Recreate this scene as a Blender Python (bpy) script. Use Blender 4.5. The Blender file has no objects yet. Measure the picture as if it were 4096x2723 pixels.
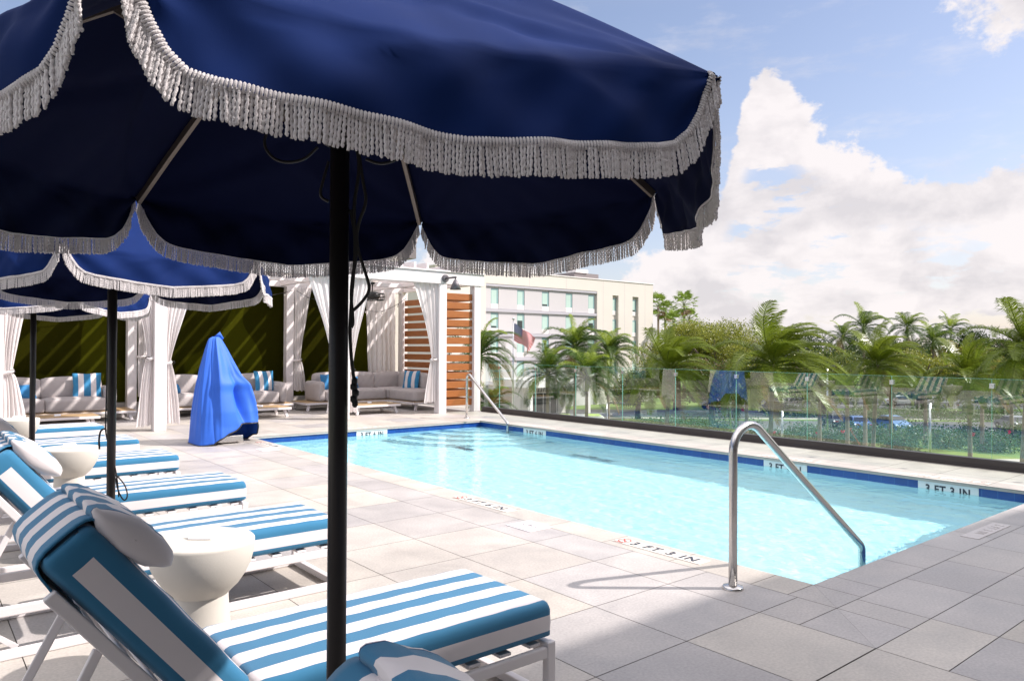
import bpy, bmesh, math, random
from mathutils import Vector, Matrix, Euler
import numpy as np
R_ = math.radians
scene = bpy.context.scene
COL = scene.collection
random.seed(7)

# ------------------------------------------------------------------ camera
CAM = Vector((0.0, 0.0, 1.45))
cd = bpy.data.cameras.new('camera'); cam = bpy.data.objects.new('camera', cd); COL.objects.link(cam)
ROT = Matrix(((0.77222023, -0.01038279, -0.63527011), (-0.6353363, -0.00495828, -0.77221965), (0.00486795, 0.9999338, -0.01042545)))
# rows are the world axes seen from the camera; camera looks along its own -Z
cam.matrix_world = Matrix.Translation(CAM) @ ROT.to_4x4()
cd.sensor_width = 36; cd.lens = 26.144; cd.clip_start = 0.05; cd.clip_end = 3000
scene.camera = cam

# ------------------------------------------------------------------ light, sky, exposure
SUN_EL = R_(43.0)
SD = Vector((0.77 * math.cos(SUN_EL), -0.64 * math.cos(SUN_EL), math.sin(SUN_EL))).normalized()   # towards the sun
sl = bpy.data.lights.new('sun', 'SUN'); sun = bpy.data.objects.new('sun', sl); COL.objects.link(sun)
sl.energy = 4.2; sl.angle = R_(0.8); sl.color = (1.0, 0.925, 0.885)
sun.rotation_euler = SD.to_track_quat('Z', 'Y').to_euler()
scene.view_settings.view_transform = 'Standard'; scene.view_settings.look = 'None'
scene.view_settings.gamma = 1.0; scene.view_settings.exposure = 0.63
scene.render.engine = 'CYCLES'
scene.cycles.use_denoising = True
scene.cycles.max_bounces = 10; scene.cycles.transparent_max_bounces = 16
scene.cycles.diffuse_bounces = 4; scene.cycles.glossy_bounces = 5
scene.cycles.sample_clamp_indirect = 6.0

world = bpy.data.worlds.new('World'); scene.world = world; world.use_nodes = True
wn = world.node_tree.nodes; wl = world.node_tree.links; wn.clear()

def N(nodes, typ, **kw):
    n = nodes.new(typ)
    for k, v in kw.items():
        if hasattr(n, k): setattr(n, k, v)
    return n

def build_world():
    out = N(wn, 'ShaderNodeOutputWorld'); bg = N(wn, 'ShaderNodeBackground'); bg.inputs[1].default_value = 1.0
    sky = N(wn, 'ShaderNodeTexSky', sky_type='NISHITA', sun_disc=False)
    sky.sun_elevation = SUN_EL; sky.sun_rotation = math.atan2(SD.x, SD.y); sky.altitude = 0
    sky.air_density = 1.0; sky.dust_density = 1.0; sky.ozone_density = 1.0
    def mth(op, a, b=None, c=None, clamp=False):
        n = N(wn, 'ShaderNodeMath', operation=op); n.use_clamp = clamp
        for i, v in enumerate((a, b, c)):
            if v is None: continue
            if isinstance(v, (int, float)): n.inputs[i].default_value = v
            else: wl.new(v, n.inputs[i])
        return n.outputs[0]
    def mixc(f, a, b):
        n = N(wn, 'ShaderNodeMix', data_type='RGBA')
        if isinstance(f, (int, float)): n.inputs[0].default_value = f
        else: wl.new(f, n.inputs[0])
        for i, v in ((6, a), (7, b)):
            if isinstance(v, tuple): n.inputs[i].default_value = (*v, 1)
            else: wl.new(v, n.inputs[i])
        return n.outputs[2]
    def sstep(x, a, b):
        n = N(wn, 'ShaderNodeMapRange', interpolation_type='SMOOTHSTEP'); wl.new(x, n.inputs[0])
        n.inputs[1].default_value = a; n.inputs[2].default_value = b; return n.outputs[0]
    geo = N(wn, 'ShaderNodeTexCoord'); d = geo.outputs['Generated']
    nrm = N(wn, 'ShaderNodeVectorMath', operation='NORMALIZE'); wl.new(d, nrm.inputs[0])
    sp = N(wn, 'ShaderNodeSeparateXYZ'); wl.new(nrm.outputs[0], sp.inputs[0])
    x, y, z = sp.outputs
    az = mth('MULTIPLY', mth('ARCTAN2', x, y), 57.29578)
    el = mth('MULTIPLY', mth('ARCSINE', z), 57.29578)
    cb = N(wn, 'ShaderNodeCombineXYZ'); wl.new(mth('MULTIPLY', az, .1), cb.inputs[0]); wl.new(mth('MULTIPLY', el, .13), cb.inputs[1])
    def noise(scale, detail, rough, off=(0, 0, 0), dist=0.0, lac=2.1, sc=(1, 1, 1)):
        m = N(wn, 'ShaderNodeMapping'); m.inputs[1].default_value = off; m.inputs[3].default_value = sc
        wl.new(cb.outputs[0], m.inputs[0])
        n = N(wn, 'ShaderNodeTexNoise'); n.inputs['Scale'].default_value = scale; n.inputs['Detail'].default_value = detail
        n.inputs['Roughness'].default_value = rough; n.inputs['Lacunarity'].default_value = lac; n.inputs['Distortion'].default_value = dist
        wl.new(m.outputs[0], n.inputs['Vector']); return n.outputs['Fac']
    n1 = noise(1.6, 9, .58, dist=.25); n2 = noise(4.2, 8, .62, (3, 1, 2))
    # cumulus bank: its top as elevation against azimuth
    fc = N(wn, 'ShaderNodeFloatCurve'); cv = fc.mapping.curves[0]
    pts = [(-60, 9), (0, 15), (4.7, 15.5), (7, 12), (30, 7), (46, 6), (50, 7), (53.0, 8.5), (55.2, 11.5), (57.5, 20.2), (59.0, 19.6), (60.3, 18.6), (61.2, 16.6), (62.4, 15.0), (64.2, 14.0), (67, 12.9), (70.3, 11.9), (72.3, 12.6), (75, 13.6), (90, 13), (120, 8), (180, 12)]
    cv.points[0].location = ((pts[0][0] + 180) / 360, pts[0][1] / 30); cv.points[1].location = (1, pts[-1][1] / 30)
    for a_, e_ in pts[1:-1]: cv.points.new((a_ + 180) / 360, e_ / 30)
    for p_ in cv.points: p_.handle_type = 'VECTOR'
    fc.mapping.update()
    wl.new(mth('DIVIDE', mth('ADD', az, 180.0), 360.0), fc.inputs['Value'])
    top = mth('MULTIPLY', fc.outputs[0], 30.0)
    dist = mth('SUBTRACT', top, el)
    nn = mth('ADD', mth('MULTIPLY', mth('SUBTRACT', n1, .5), 7.5), mth('MULTIPLY', mth('SUBTRACT', n2, .5), 4.6))
    A = sstep(mth('ADD', dist, nn), -.25, .75)
    # blue gaps inside the bank lower down
    hol = noise(2.0, 8, .6, (7.3, 2.2, 0), sc=(1, 2.2, 1))
    low = sstep(dist, 3.0, 7.0)
    gap = mth('MULTIPLY', sstep(hol, .52, .62), mth('MULTIPLY', low, .9))
    A = mth('MULTIPLY', A, mth('SUBTRACT', 1.0, gap))
    # cloud in the upper right corner and thin scattered ones
    def blob(a0, e0, ra, re):
        u = mth('DIVIDE', mth('SUBTRACT', az, a0), ra); v = mth('DIVIDE', mth('SUBTRACT', el, e0), re)
        return mth('SUBTRACT', 1.0, mth('SQRT', mth('ADD', mth('MULTIPLY', u, u), mth('MULTIPLY', v, v))))
    b1 = sstep(mth('ADD', blob(74.0, 22.0, 5.0, 3.4), mth('MULTIPLY', mth('SUBTRACT', n2, .5), 2.3)), .05, .55)
    b2 = sstep(mth('ADD', blob(3.5, 17.5, 2.5, 2.6), mth('MULTIPLY', mth('SUBTRACT', n2, .5), 1.5)), .0, .3)
    wisp = mth('MULTIPLY', sstep(noise(2.2, 6, .6, (1, 5, 0), sc=(.6, 1.5, 1)), .5, .78), .35)
    over = sstep(noise(.55, 7, .6, (9, 4, 1)), .36, .55)
    over = mth('MULTIPLY', over, sstep(el, 24.0, 34.0))
    C = mth('MAXIMUM', mth('MAXIMUM', A, b1), mth('MAXIMUM', b2, mth('MAXIMUM', wisp, over)))
    # self shading of the cloud: sun to the right and above, grey bellies
    sh = noise(1.6, 6, .5, (-.16, -.22, 0), dist=.25)
    lit = mth('ADD', .74, mth('MULTIPLY', mth('SUBTRACT', n1, sh), 3.8), clamp=True)
    belly = noise(1.2, 5, .55, (2.4, 8.1, 0), sc=(1, 2.4, 1))
    lit = mth('SUBTRACT', lit, mth('MULTIPLY', sstep(belly, .50, .66), mth('MULTIPLY', low, .50)), clamp=True)
    ccol = mixc(lit, (.50, .475, .49), (.65, .61, .61))
    ccol = mixc(sstep(el, 27.0, 45.0), ccol, (1.42, 1.36, 1.38))  # clouds overhead, out of view, brightened as added fill for the shaded deck
    skc = N(wn, 'ShaderNodeMix', data_type='RGBA', blend_type='MULTIPLY'); skc.inputs[0].default_value = 1
    wl.new(sky.outputs[0], skc.inputs[6]); skc.inputs[7].default_value = (.135, .118, .116, 1)
    # thin high haze that whitens the blue towards the horizon
    hz = mth('MULTIPLY', sstep(el, 26.0, 0.0), .30)
    skh = mixc(mth('ADD', hz, .02), skc.outputs[2], (.34, .37, .50))
    fin = mixc(mth('MULTIPLY', C, .96), skh, ccol)
    wl.new(fin, bg.inputs[0]); wl.new(bg.outputs[0], out.inputs[0])
build_world()

# ------------------------------------------------------------------ materials
def ramp_var(nt, base, amt, scale, detail=5, coord='Object', rough=.6, sc=(1, 1, 1)):
    nd, lk = nt.nodes, nt.links
    tc = nd.new('ShaderNodeTexCoord'); mp = nd.new('ShaderNodeMapping'); mp.inputs[3].default_value = sc
    lk.new(tc.outputs[coord], mp.inputs[0])
    ns = nd.new('ShaderNodeTexNoise'); ns.inputs['Scale'].default_value = scale; ns.inputs['Detail'].default_value = detail; ns.inputs['Roughness'].default_value = rough
    lk.new(mp.outputs[0], ns.inputs['Vector'])
    cr = nd.new('ShaderNodeMapRange'); lk.new(ns.outputs['Fac'], cr.inputs[0])
    cr.inputs[1].default_value = .28; cr.inputs[2].default_value = .72; cr.inputs[3].default_value = 1 - amt; cr.inputs[4].default_value = 1 + amt
    mx = nd.new('ShaderNodeVectorMath'); mx.operation = 'SCALE'; mx.inputs[0].default_value = base[:3]
    lk.new(cr.outputs[0], mx.inputs[3])
    return mx.outputs[0], ns.outputs['Fac'], mp

def mat(name, base, rough=.6, metal=0, var=.06, scale=6, bump=0, bscale=None, spec=.5, coat=0, sheen=0, trans=0, sc=(1, 1, 1)):
    m = bpy.data.materials.new(name); m.use_nodes = True; nt = m.node_tree; nd, lk = nt.nodes, nt.links
    p = nd['Principled BSDF']
    c, f, mp = ramp_var(nt, base, var, scale, sc=sc)
    lk.new(c, p.inputs['Base Color']); p.inputs['Roughness'].default_value = rough; p.inputs['Metallic'].default_value = metal
    p.inputs['Specular IOR Level'].default_value = spec; p.inputs['Coat Weight'].default_value = coat; p.inputs['Sheen Weight'].default_value = sheen
    if bump:
        n2 = nd.new('ShaderNodeTexNoise'); n2.inputs['Scale'].default_value = bscale or scale * 6; n2.inputs['Detail'].default_value = 4
        lk.new(mp.outputs[0], n2.inputs['Vector'])
        b = nd.new('ShaderNodeBump'); b.inputs['Strength'].default_value = bump; b.inputs['Distance'].default_value = .01
        lk.new(n2.outputs['Fac'], b.inputs['Height']); lk.new(b.outputs[0], p.inputs['Normal'])
    if trans:
        t = nd.new('ShaderNodeBsdfTranslucent'); lk.new(c, t.inputs[0]); mx = nd.new('ShaderNodeMixShader'); mx.inputs[0].default_value = trans
        lk.new(p.outputs[0], mx.inputs[1]); lk.new(t.outputs[0], mx.inputs[2])
        lk.new(mx.outputs[0], nd['Material Output'].inputs[0])
    return m

M = {}
M['white_fab'] = mat('white_fabric', (.72, .675, .68), .85, var=.03, scale=3, bump=.15, bscale=900, sheen=.2)
M['blue_fab'] = mat('blue_fabric', (.022, .160, .30), .85, var=.06, scale=3, bump=.15, bscale=900, sheen=.2)
M['navy_pipe'] = mat('navy_piping', (.012, .04, .13), .7)
M['white_metal'] = mat('white_powder_coat', (.72, .68, .68), .38, var=.02, scale=2)
M['pole'] = mat('dark_pole', (.018, .015, .015), .38, var=.1, metal=.35)
M['rib'] = mat('umbrella_rib', (.22, .18, .15), .45, metal=.4)
M['steel_b'] = mat('bright_hardware', (.6, .6, .6), .25, metal=1)
M['cord'] = mat('black_cord', (.012, .011, .011), .6)
M['rope'] = mat('white_rope', (.80, .76, .76), .9, var=.08, scale=40, bump=.5, bscale=500, sheen=.3, trans=.18)
M['table'] = mat('cast_stone', (.61, .575, .51), .62, var=.03, scale=5, bump=.05, bscale=120)
M['card'] = mat('white_card', (.85, .84, .85), .5, var=.02)
M['curtain'] = mat('curtain_cloth', (.86, .82, .81), .9, var=.03, scale=3, trans=.38, bump=.1, bscale=300)
M['sofa'] = mat('sofa_fabric', (.47, .43, .42), .95, var=.05, scale=8, bump=.3, bscale=500)
M['beam'] = mat('white_painted_beam', (.72, .675, .67), .45, var=.03, scale=1.5)
M['black'] = mat('black_paint', (.02, .02, .02), .4)
M['cover'] = mat('blue_vinyl_cover', (.022, .125, .60), .62, var=.06, scale=4, bump=.12, bscale=60)
M['lampgrey'] = mat('grey_lamp_metal', (.13, .12, .13), .45, metal=.3)
M['shoe'] = mat('dark_bronze_shoe', (.045, .036, .034), .5, var=.12, scale=1.5)
M['lid'] = mat('skimmer_lid', (.74, .70, .72), .6, var=.03)
M['signtile'] = mat('sign_tile', (.66, .62, .56), .5, var=.04, scale=8)
M['wsign'] = mat('white_sign_tile', (.74, .76, .76), .25, var=.03, scale=8)
M['ink'] = mat('dark_ink', (.035, .04, .055), .5)
M['inkred'] = mat('red_ink', (.45, .06, .05), .5)
M['inkfaint'] = mat('faded_lettering', (.50, .40, .36), .6)
M['sockets'] = mat('beige_stucco', (.62, .53, .43), .85, var=.04, scale=.6, bump=.1, bscale=20)
M['h_beige'] = mat('hotel_beige_stucco', (.60, .56, .505), .85, var=.03, scale=.25)
M['h_grey'] = mat('hotel_grey_panel', (.50, .48, .485), .8, var=.03, scale=.3)
M['h_ledge'] = mat('hotel_ledge', (.40, .39, .42), .7, var=.03, scale=.4)
M['h_white'] = mat('hotel_white_panel', (.76, .72, .70), .6, var=.03)
M['asphalt'] = mat('asphalt', (.10, .10, .105), .9, var=.15, scale=.3)
M['paint'] = mat('road_paint', (.7, .7, .7), .7)
M['path'] = mat('concrete_path', (.45, .42, .38), .85, var=.08, scale=.5)
M['trunk'] = mat('palm_trunk', (.24, .19, .145), .9, var=.25, scale=3, sc=(1, 1, 4))
M['bark'] = mat('tree_bark', (.13, .10, .08), .95, var=.3, scale=4)
M['tyre'] = mat('tyre_rubber', (.02, .02, .02), .8)
M['lime'] = mat('lime_trim', (.25, .42, .04), .6)
M['greywall'] = mat('grey_fascia', (.17, .15, .15), .8, var=.04, scale=1)
M['wingwall'] = mat('wing_stucco', (.12, .11, .105), .85, var=.04, scale=.5)  # darkened so the unseen wing sends less fill light into the near shade
M['skin'] = None

def leafmat(name, col, var=.35, scale=.8, trans=.35, rough=.45):
    m = mat(name, col, rough, var=var, scale=scale, trans=trans, spec=.5); return m
M['coco'] = leafmat('coconut_leaf', (.145, .19, .016), .45, .9, .35, .35)
M['coco2'] = leafmat('young_frond', (.19, .24, .022), .3, 1.2, .4, .35)
M['royal'] = leafmat('palm_leaf_green', (.062, .115, .015), .35, .9, .35, .4)
M['royal_y'] = leafmat('bright_spear_leaf', (.26, .34, .03), .2, .9, .4, .4)
M['deadleaf'] = leafmat('dry_frond', (.25, .16, .07), .3, .9, .3)
M['fan'] = leafmat('fan_palm_leaf', (.19, .27, .04), .3, .5, .3)
M['olive'] = leafmat('feathery_leaf', (.26, .275, .03), .3, .35, .35)
M['dkleaf'] = leafmat('dark_leaf', (.03, .055, .010), .4, .3, .25)
M['midleaf'] = leafmat('mid_leaf', (.08, .12, .016), .4, .4, .3)
M['shrub'] = leafmat('shrub_leaf', (.07, .145, .028), .4, .8, .3)
M['flower'] = leafmat('red_flower', (.6, .04, .06), .2, 1, .3)

def stripes_wood(name, c1, c2, rough=.5, sc=(1, 1, 1), scale=9):
    m = bpy.data.materials.new(name); m.use_nodes = True; nt = m.node_tree; nd, lk = nt.nodes, nt.links; p = nd['Principled BSDF']
    tc = nd.new('ShaderNodeTexCoord'); mp = nd.new('ShaderNodeMapping'); mp.inputs[3].default_value = sc; lk.new(tc.outputs['Object'], mp.inputs[0])
    ns = nd.new('ShaderNodeTexNoise'); ns.inputs['Scale'].default_value = scale; ns.inputs['Detail'].default_value = 6; ns.inputs['Distortion'].default_value = .6; lk.new(mp.outputs[0], ns.inputs['Vector'])
    cr = nd.new('ShaderNodeValToRGB'); cr.color_ramp.elements[0].position = .3; cr.color_ramp.elements[1].position = .7
    cr.color_ramp.elements[0].color = (*c1, 1); cr.color_ramp.elements[1].color = (*c2, 1); lk.new(ns.outputs['Fac'], cr.inputs[0])
    lk.new(cr.outputs[0], p.inputs['Base Color']); p.inputs['Roughness'].default_value = rough; return m
M['slat'] = stripes_wood('orange_wood', (.27, .085, .018), (.38, .13, .032), .45, (.6, .6, 9))
M['teak'] = stripes_wood('teak_top', (.36, .24, .12), (.50, .34, .18), .5, (1, 9, 9))

def canopy_mat():
    m = bpy.data.materials.new('navy_canopy'); m.use_nodes = True; nt = m.node_tree; nd, lk = nt.nodes, nt.links; p = nd['Principled BSDF']
    c, f, mp = ramp_var(nt, (.0046, .019, .100), .10, 3)
    lk.new(c, p.inputs['Base Color']); p.inputs['Roughness'].default_value = .8; p.inputs['Sheen Weight'].default_value = .0; p.inputs['Sheen Roughness'].default_value = .4; p.inputs['Specular IOR Level'].default_value = .10
    p.inputs['Sheen Tint'].default_value = (.15, .35, 1, 1)
    w = nd.new('ShaderNodeTexNoise'); w.inputs['Scale'].default_value = 700; lk.new(mp.outputs[0], w.inputs['Vector'])
    b = nd.new('ShaderNodeBump'); b.inputs['Strength'].default_value = .12; b.inputs['Distance'].default_value = .002; lk.new(w.outputs['Fac'], b.inputs['Height']); lk.new(b.outputs[0], p.inputs['Normal'])
    t = nd.new('ShaderNodeBsdfTranslucent'); t.inputs[0].default_value = (.003, .010, .07, 1); mx = nd.new('ShaderNodeMixShader'); mx.inputs[0].default_value = .06
    lk.new(p.outputs[0], mx.inputs[1]); lk.new(t.outputs[0], mx.inputs[2]); lk.new(mx.outputs[0], nd['Material Output'].inputs[0])
    return m
M['canopy'] = canopy_mat()
M['shade_skin'] = mat('underside_shade_navy', (.0034, .006, .030), .9, spec=.1)  # canopy cloth darkened further: the underside's shade is put into this colour

def steel():
    m = bpy.data.materials.new('brushed_stainless'); m.use_nodes = True; nd, lk = m.node_tree.nodes, m.node_tree.links; p = nd['Principled BSDF']
    p.inputs['Base Color'].default_value = (.62, .60, .58, 1); p.inputs['Metallic'].default_value = 1; p.inputs['Roughness'].default_value = .22
    tc = nd.new('ShaderNodeTexCoord'); n = nd.new('ShaderNodeTexNoise'); n.inputs['Scale'].default_value = 40; lk.new(tc.outputs['Object'], n.inputs['Vector'])
    r = nd.new('ShaderNodeMapRange'); r.inputs[3].default_value = .14; r.inputs[4].default_value = .32; lk.new(n.outputs['Fac'], r.inputs[0]); lk.new(r.outputs[0], p.inputs['Roughness'])
    return m
M['steel'] = steel()

def tile_mat():
    m = bpy.data.materials.new('porcelain_paver'); m.use_nodes = True; nt = m.node_tree; nd, lk = nt.nodes, nt.links; p = nd['Principled BSDF']
    at = nd.new('ShaderNodeAttribute'); at.attribute_name = 'tint'
    tc = nd.new('ShaderNodeTexCoord')
    n1 = nd.new('ShaderNodeTexNoise'); n1.inputs['Scale'].default_value = 2.6; n1.inputs['Detail'].default_value = 7; n1.inputs['Roughness'].default_value = .6; n1.inputs['Distortion'].default_value = .5
    lk.new(tc.outputs['Object'], n1.inputs['Vector'])
    n2 = nd.new('ShaderNodeTexNoise'); n2.inputs['Scale'].default_value = 70; n2.inputs['Detail'].default_value = 3; lk.new(tc.outputs['Object'], n2.inputs['Vector'])
    n3 = nd.new('ShaderNodeTexNoise'); n3.inputs['Scale'].default_value = .9; n3.inputs['Detail'].default_value = 4; lk.new(tc.outputs['Object'], n3.inputs['Vector'])
    def mr(s, a, b, lo=.3, hi=.7):
        r = nd.new('ShaderNodeMapRange'); lk.new(s, r.inputs[0]); r.inputs[1].default_value = lo; r.inputs[2].default_value = hi; r.inputs[3].default_value = a; r.inputs[4].default_value = b; return r.outputs[0]
    a = nd.new('ShaderNodeMath'); a.operation = 'MULTIPLY'; lk.new(mr(n1.outputs['Fac'], .86, 1.10), a.inputs[0]); lk.new(mr(n2.outputs['Fac'], .88, 1.10), a.inputs[1])
    b = nd.new('ShaderNodeMath'); b.operation = 'MULTIPLY'; lk.new(a.outputs[0], b.inputs[0]); lk.new(mr(n3.outputs['Fac'], .91, 1.06), b.inputs[1])
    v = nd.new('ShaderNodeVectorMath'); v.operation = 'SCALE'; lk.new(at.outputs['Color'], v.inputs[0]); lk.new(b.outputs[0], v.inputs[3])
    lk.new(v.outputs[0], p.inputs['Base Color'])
    lk.new(mr(n1.outputs['Fac'], .42, .62), p.inputs['Roughness'])
    bp = nd.new('ShaderNodeBump'); bp.inputs['Strength'].default_value = .15; bp.inputs['Distance'].default_value = .003; lk.new(n2.outputs['Fac'], bp.inputs['Height']); lk.new(bp.outputs[0], p.inputs['Normal'])
    return m
M['tile'] = tile_mat()
M['grout'] = mat('paver_joint', (.13, .115, .10), .9)

def turf_mat():
    m = bpy.data.materials.new('artificial_turf'); m.use_nodes = True; nt = m.node_tree; nd, lk = nt.nodes, nt.links; p = nd['Principled BSDF']
    tc = nd.new('ShaderNodeTexCoord')
    v = nd.new('ShaderNodeTexNoise'); v.inputs['Scale'].default_value = .55; v.inputs['Detail'].default_value = 0; v.inputs['Distortion'].default_value = 1.2; lk.new(tc.outputs['Object'], v.inputs['Vector'])
    cr = nd.new('ShaderNodeValToRGB'); cr.color_ramp.elements[0].position = .50; cr.color_ramp.elements[1].position = .515
    cr.color_ramp.elements[0].color = (.020, .020, .002, 1); cr.color_ramp.elements[1].color = (.040, .042, .003, 1); lk.new(v.outputs['Fac'], cr.inputs[0])
    n = nd.new('ShaderNodeTexNoise'); n.inputs['Scale'].default_value = 120; lk.new(tc.outputs['Object'], n.inputs['Vector'])
    r = nd.new('ShaderNodeMapRange'); r.inputs[3].default_value = .6; r.inputs[4].default_value = 1.4; lk.new(n.outputs['Fac'], r.inputs[0])
    s = nd.new('ShaderNodeVectorMath'); s.operation = 'SCALE'; lk.new(cr.outputs[0], s.inputs[0]); lk.new(r.outputs[0], s.inputs[3])
    lk.new(s.outputs[0], p.inputs['Base Color']); p.inputs['Roughness'].default_value = 1; p.inputs['Specular IOR Level'].default_value = .0
    b = nd.new('ShaderNodeBump'); b.inputs['Strength'].default_value = .3; b.inputs['Distance'].default_value = .02; lk.new(n.outputs['Fac'], b.inputs['Height']); lk.new(b.outputs[0], p.inputs['Normal'])
    return m
M['turf'] = turf_mat()

def lawn_mat():
    m = bpy.data.materials.new('lawn'); m.use_nodes = True; nt = m.node_tree; nd, lk = nt.nodes, nt.links; p = nd['Principled BSDF']
    tc = nd.new('ShaderNodeTexCoord')
    n = nd.new('ShaderNodeTexNoise'); n.inputs['Scale'].default_value = .09; n.inputs['Detail'].default_value = 10; n.inputs['Roughness'].default_value = .7; lk.new(tc.outputs['Object'], n.inputs['Vector'])
    cr = nd.new('ShaderNodeValToRGB'); cr.color_ramp.elements[0].position = .35; cr.color_ramp.elements[1].position = .65
    cr.color_ramp.elements[0].color = (.07, .13, .02, 1); cr.color_ramp.elements[1].color = (.16, .24, .04, 1); lk.new(n.outputs['Fac'], cr.inputs[0])
    lk.new(cr.outputs[0], p.inputs['Base Color']); p.inputs['Roughness'].default_value = .95; return m
M['lawn'] = lawn_mat()

def glass_mat(name, tint, refl=1.0, dark=False):
    m = bpy.data.materials.new(name); m.use_nodes = True; nd, lk = m.node_tree.nodes, m.node_tree.links; nd.remove(nd['Principled BSDF'])
    t = nd.new('ShaderNodeBsdfTransparent'); t.inputs[0].default_value = (*tint, 1)
    g = nd.new('ShaderNodeBsdfGlossy'); g.inputs['Roughness'].default_value = 0.0; g.inputs[0].default_value = (.95, 1, .98, 1)
    f = nd.new('ShaderNodeLayerWeight'); f.inputs[0].default_value = .5
    pw = nd.new('ShaderNodeMath'); pw.operation = 'POWER'; pw.inputs[1].default_value = 5; lk.new(f.outputs['Facing'], pw.inputs[0])
    ma = nd.new('ShaderNodeMath'); ma.operation = 'MULTIPLY_ADD'; ma.inputs[1].default_value = .957; ma.inputs[2].default_value = .043; lk.new(pw.outputs[0], ma.inputs[0])
    mu = nd.new('ShaderNodeMath'); mu.operation = 'MULTIPLY'; mu.inputs[1].default_value = refl; mu.use_clamp = True; lk.new(ma.outputs[0], mu.inputs[0])
    mx = nd.new('ShaderNodeMixShader'); lk.new(mu.outputs[0], mx.inputs[0]); lk.new(t.outputs[0], mx.inputs[1]); lk.new(g.outputs[0], mx.inputs[2]); lk.new(mx.outputs[0], nd['Material Output'].inputs[0])
    return m
M['glass'] = glass_mat('railing_glass', (.83, .93, .89), 2.7)
M['glass_edge'] = mat('glass_edge', (.16, .42, .36), .2)

def car_glass():
    return mat('car_glass', (.02, .025, .03), .08, spec=.8)
M['carglass'] = car_glass()
M['winglass'] = mat('tinted_window_glass', (.22, .36, .36), .12, var=.05, scale=.5, spec=.8)
M['winblind'] = mat('pale_blind_behind_glass', (.42, .56, .50), .2, var=.04, scale=.5)
M['windark'] = mat('dark_window_opening', (.04, .05, .05), .15)

def plaster():
    m = bpy.data.materials.new('pool_plaster'); m.use_nodes = True; nd, lk = m.node_tree.nodes, m.node_tree.links; p = nd['Principled BSDF']
    tc = nd.new('ShaderNodeTexCoord')
    n = nd.new('ShaderNodeTexNoise'); n.inputs['Scale'].default_value = 25; n.inputs['Detail'].default_value = 4; lk.new(tc.outputs['Object'], n.inputs['Vector'])
    cr = nd.new('ShaderNodeValToRGB'); cr.color_ramp.elements[0].position = .3; cr.color_ramp.elements[1].position = .7
    cr.color_ramp.elements[0].color = (.66, .80, .84, 1); cr.color_ramp.elements[1].color = (.76, .87, .91, 1); lk.new(n.outputs['Fac'], cr.inputs[0])
    lk.new(cr.outputs[0], p.inputs['Base Color']); p.inputs['Roughness'].default_value = .8; return m
M['plaster'] = plaster()

def btile():
    m = bpy.data.materials.new('blue_waterline_tile'); m.use_nodes = True; nd, lk = m.node_tree.nodes, m.node_tree.links; p = nd['Principled BSDF']
    uv = nd.new('ShaderNodeUVMap'); br = nd.new('ShaderNodeTexBrick'); br.offset = 0; br.inputs['Scale'].default_value = 1
    br.inputs['Color1'].default_value = (.012, .06, .27, 1); br.inputs['Color2'].default_value = (.018, .08, .33, 1); br.inputs['Mortar'].default_value = (.03, .12, .38, 1)
    br.inputs['Mortar Size'].default_value = .003; br.inputs['Brick Width'].default_value = .152; br.inputs['Row Height'].default_value = .152; br.inputs['Bias'].default_value = 0
    lk.new(uv.outputs[0], br.inputs['Vector']); lk.new(br.outputs['Color'], p.inputs['Base Color']); p.inputs['Roughness'].default_value = .12; return m
M['btile'] = btile()

def water():
    m = bpy.data.materials.new('pool_water'); m.use_nodes = True; nd, lk = m.node_tree.nodes, m.node_tree.links; nd.remove(nd['Principled BSDF'])
    tc = nd.new('ShaderNodeTexCoord')
    mp = nd.new('ShaderNodeMapping'); mp.inputs[3].default_value = (1, 1, 1); lk.new(tc.outputs['Object'], mp.inputs[0])
    n1 = nd.new('ShaderNodeTexNoise'); n1.inputs['Scale'].default_value = 5.5; n1.inputs['Detail'].default_value = 3; n1.inputs['Distortion'].default_value = 1.1; lk.new(mp.outputs[0], n1.inputs['Vector'])
    n2 = nd.new('ShaderNodeTexNoise'); n2.inputs['Scale'].default_value = 1.3; n2.inputs['Detail'].default_value = 2; lk.new(mp.outputs[0], n2.inputs['Vector'])
    ad = nd.new('ShaderNodeMath'); ad.operation = 'MULTIPLY_ADD'; lk.new(n2.outputs['Fac'], ad.inputs[0]); ad.inputs[1].default_value = 1.6; lk.new(n1.outputs['Fac'], ad.inputs[2])
    b = nd.new('ShaderNodeBump'); b.inputs['Strength'].default_value = 1.0; b.inputs['Distance'].default_value = .0075; lk.new(ad.outputs[0], b.inputs['Height'])
    g = nd.new('ShaderNodeBsdfGlass'); g.inputs['IOR'].default_value = 1.333; g.inputs['Roughness'].default_value = 0.0; g.inputs[0].default_value = (.765, .957, .975, 1)
    lk.new(b.outputs[0], g.inputs['Normal'])
    lk.new(g.outputs[0], nd['Material Output'].inputs[0]); return m
M['water'] = water()

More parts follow.
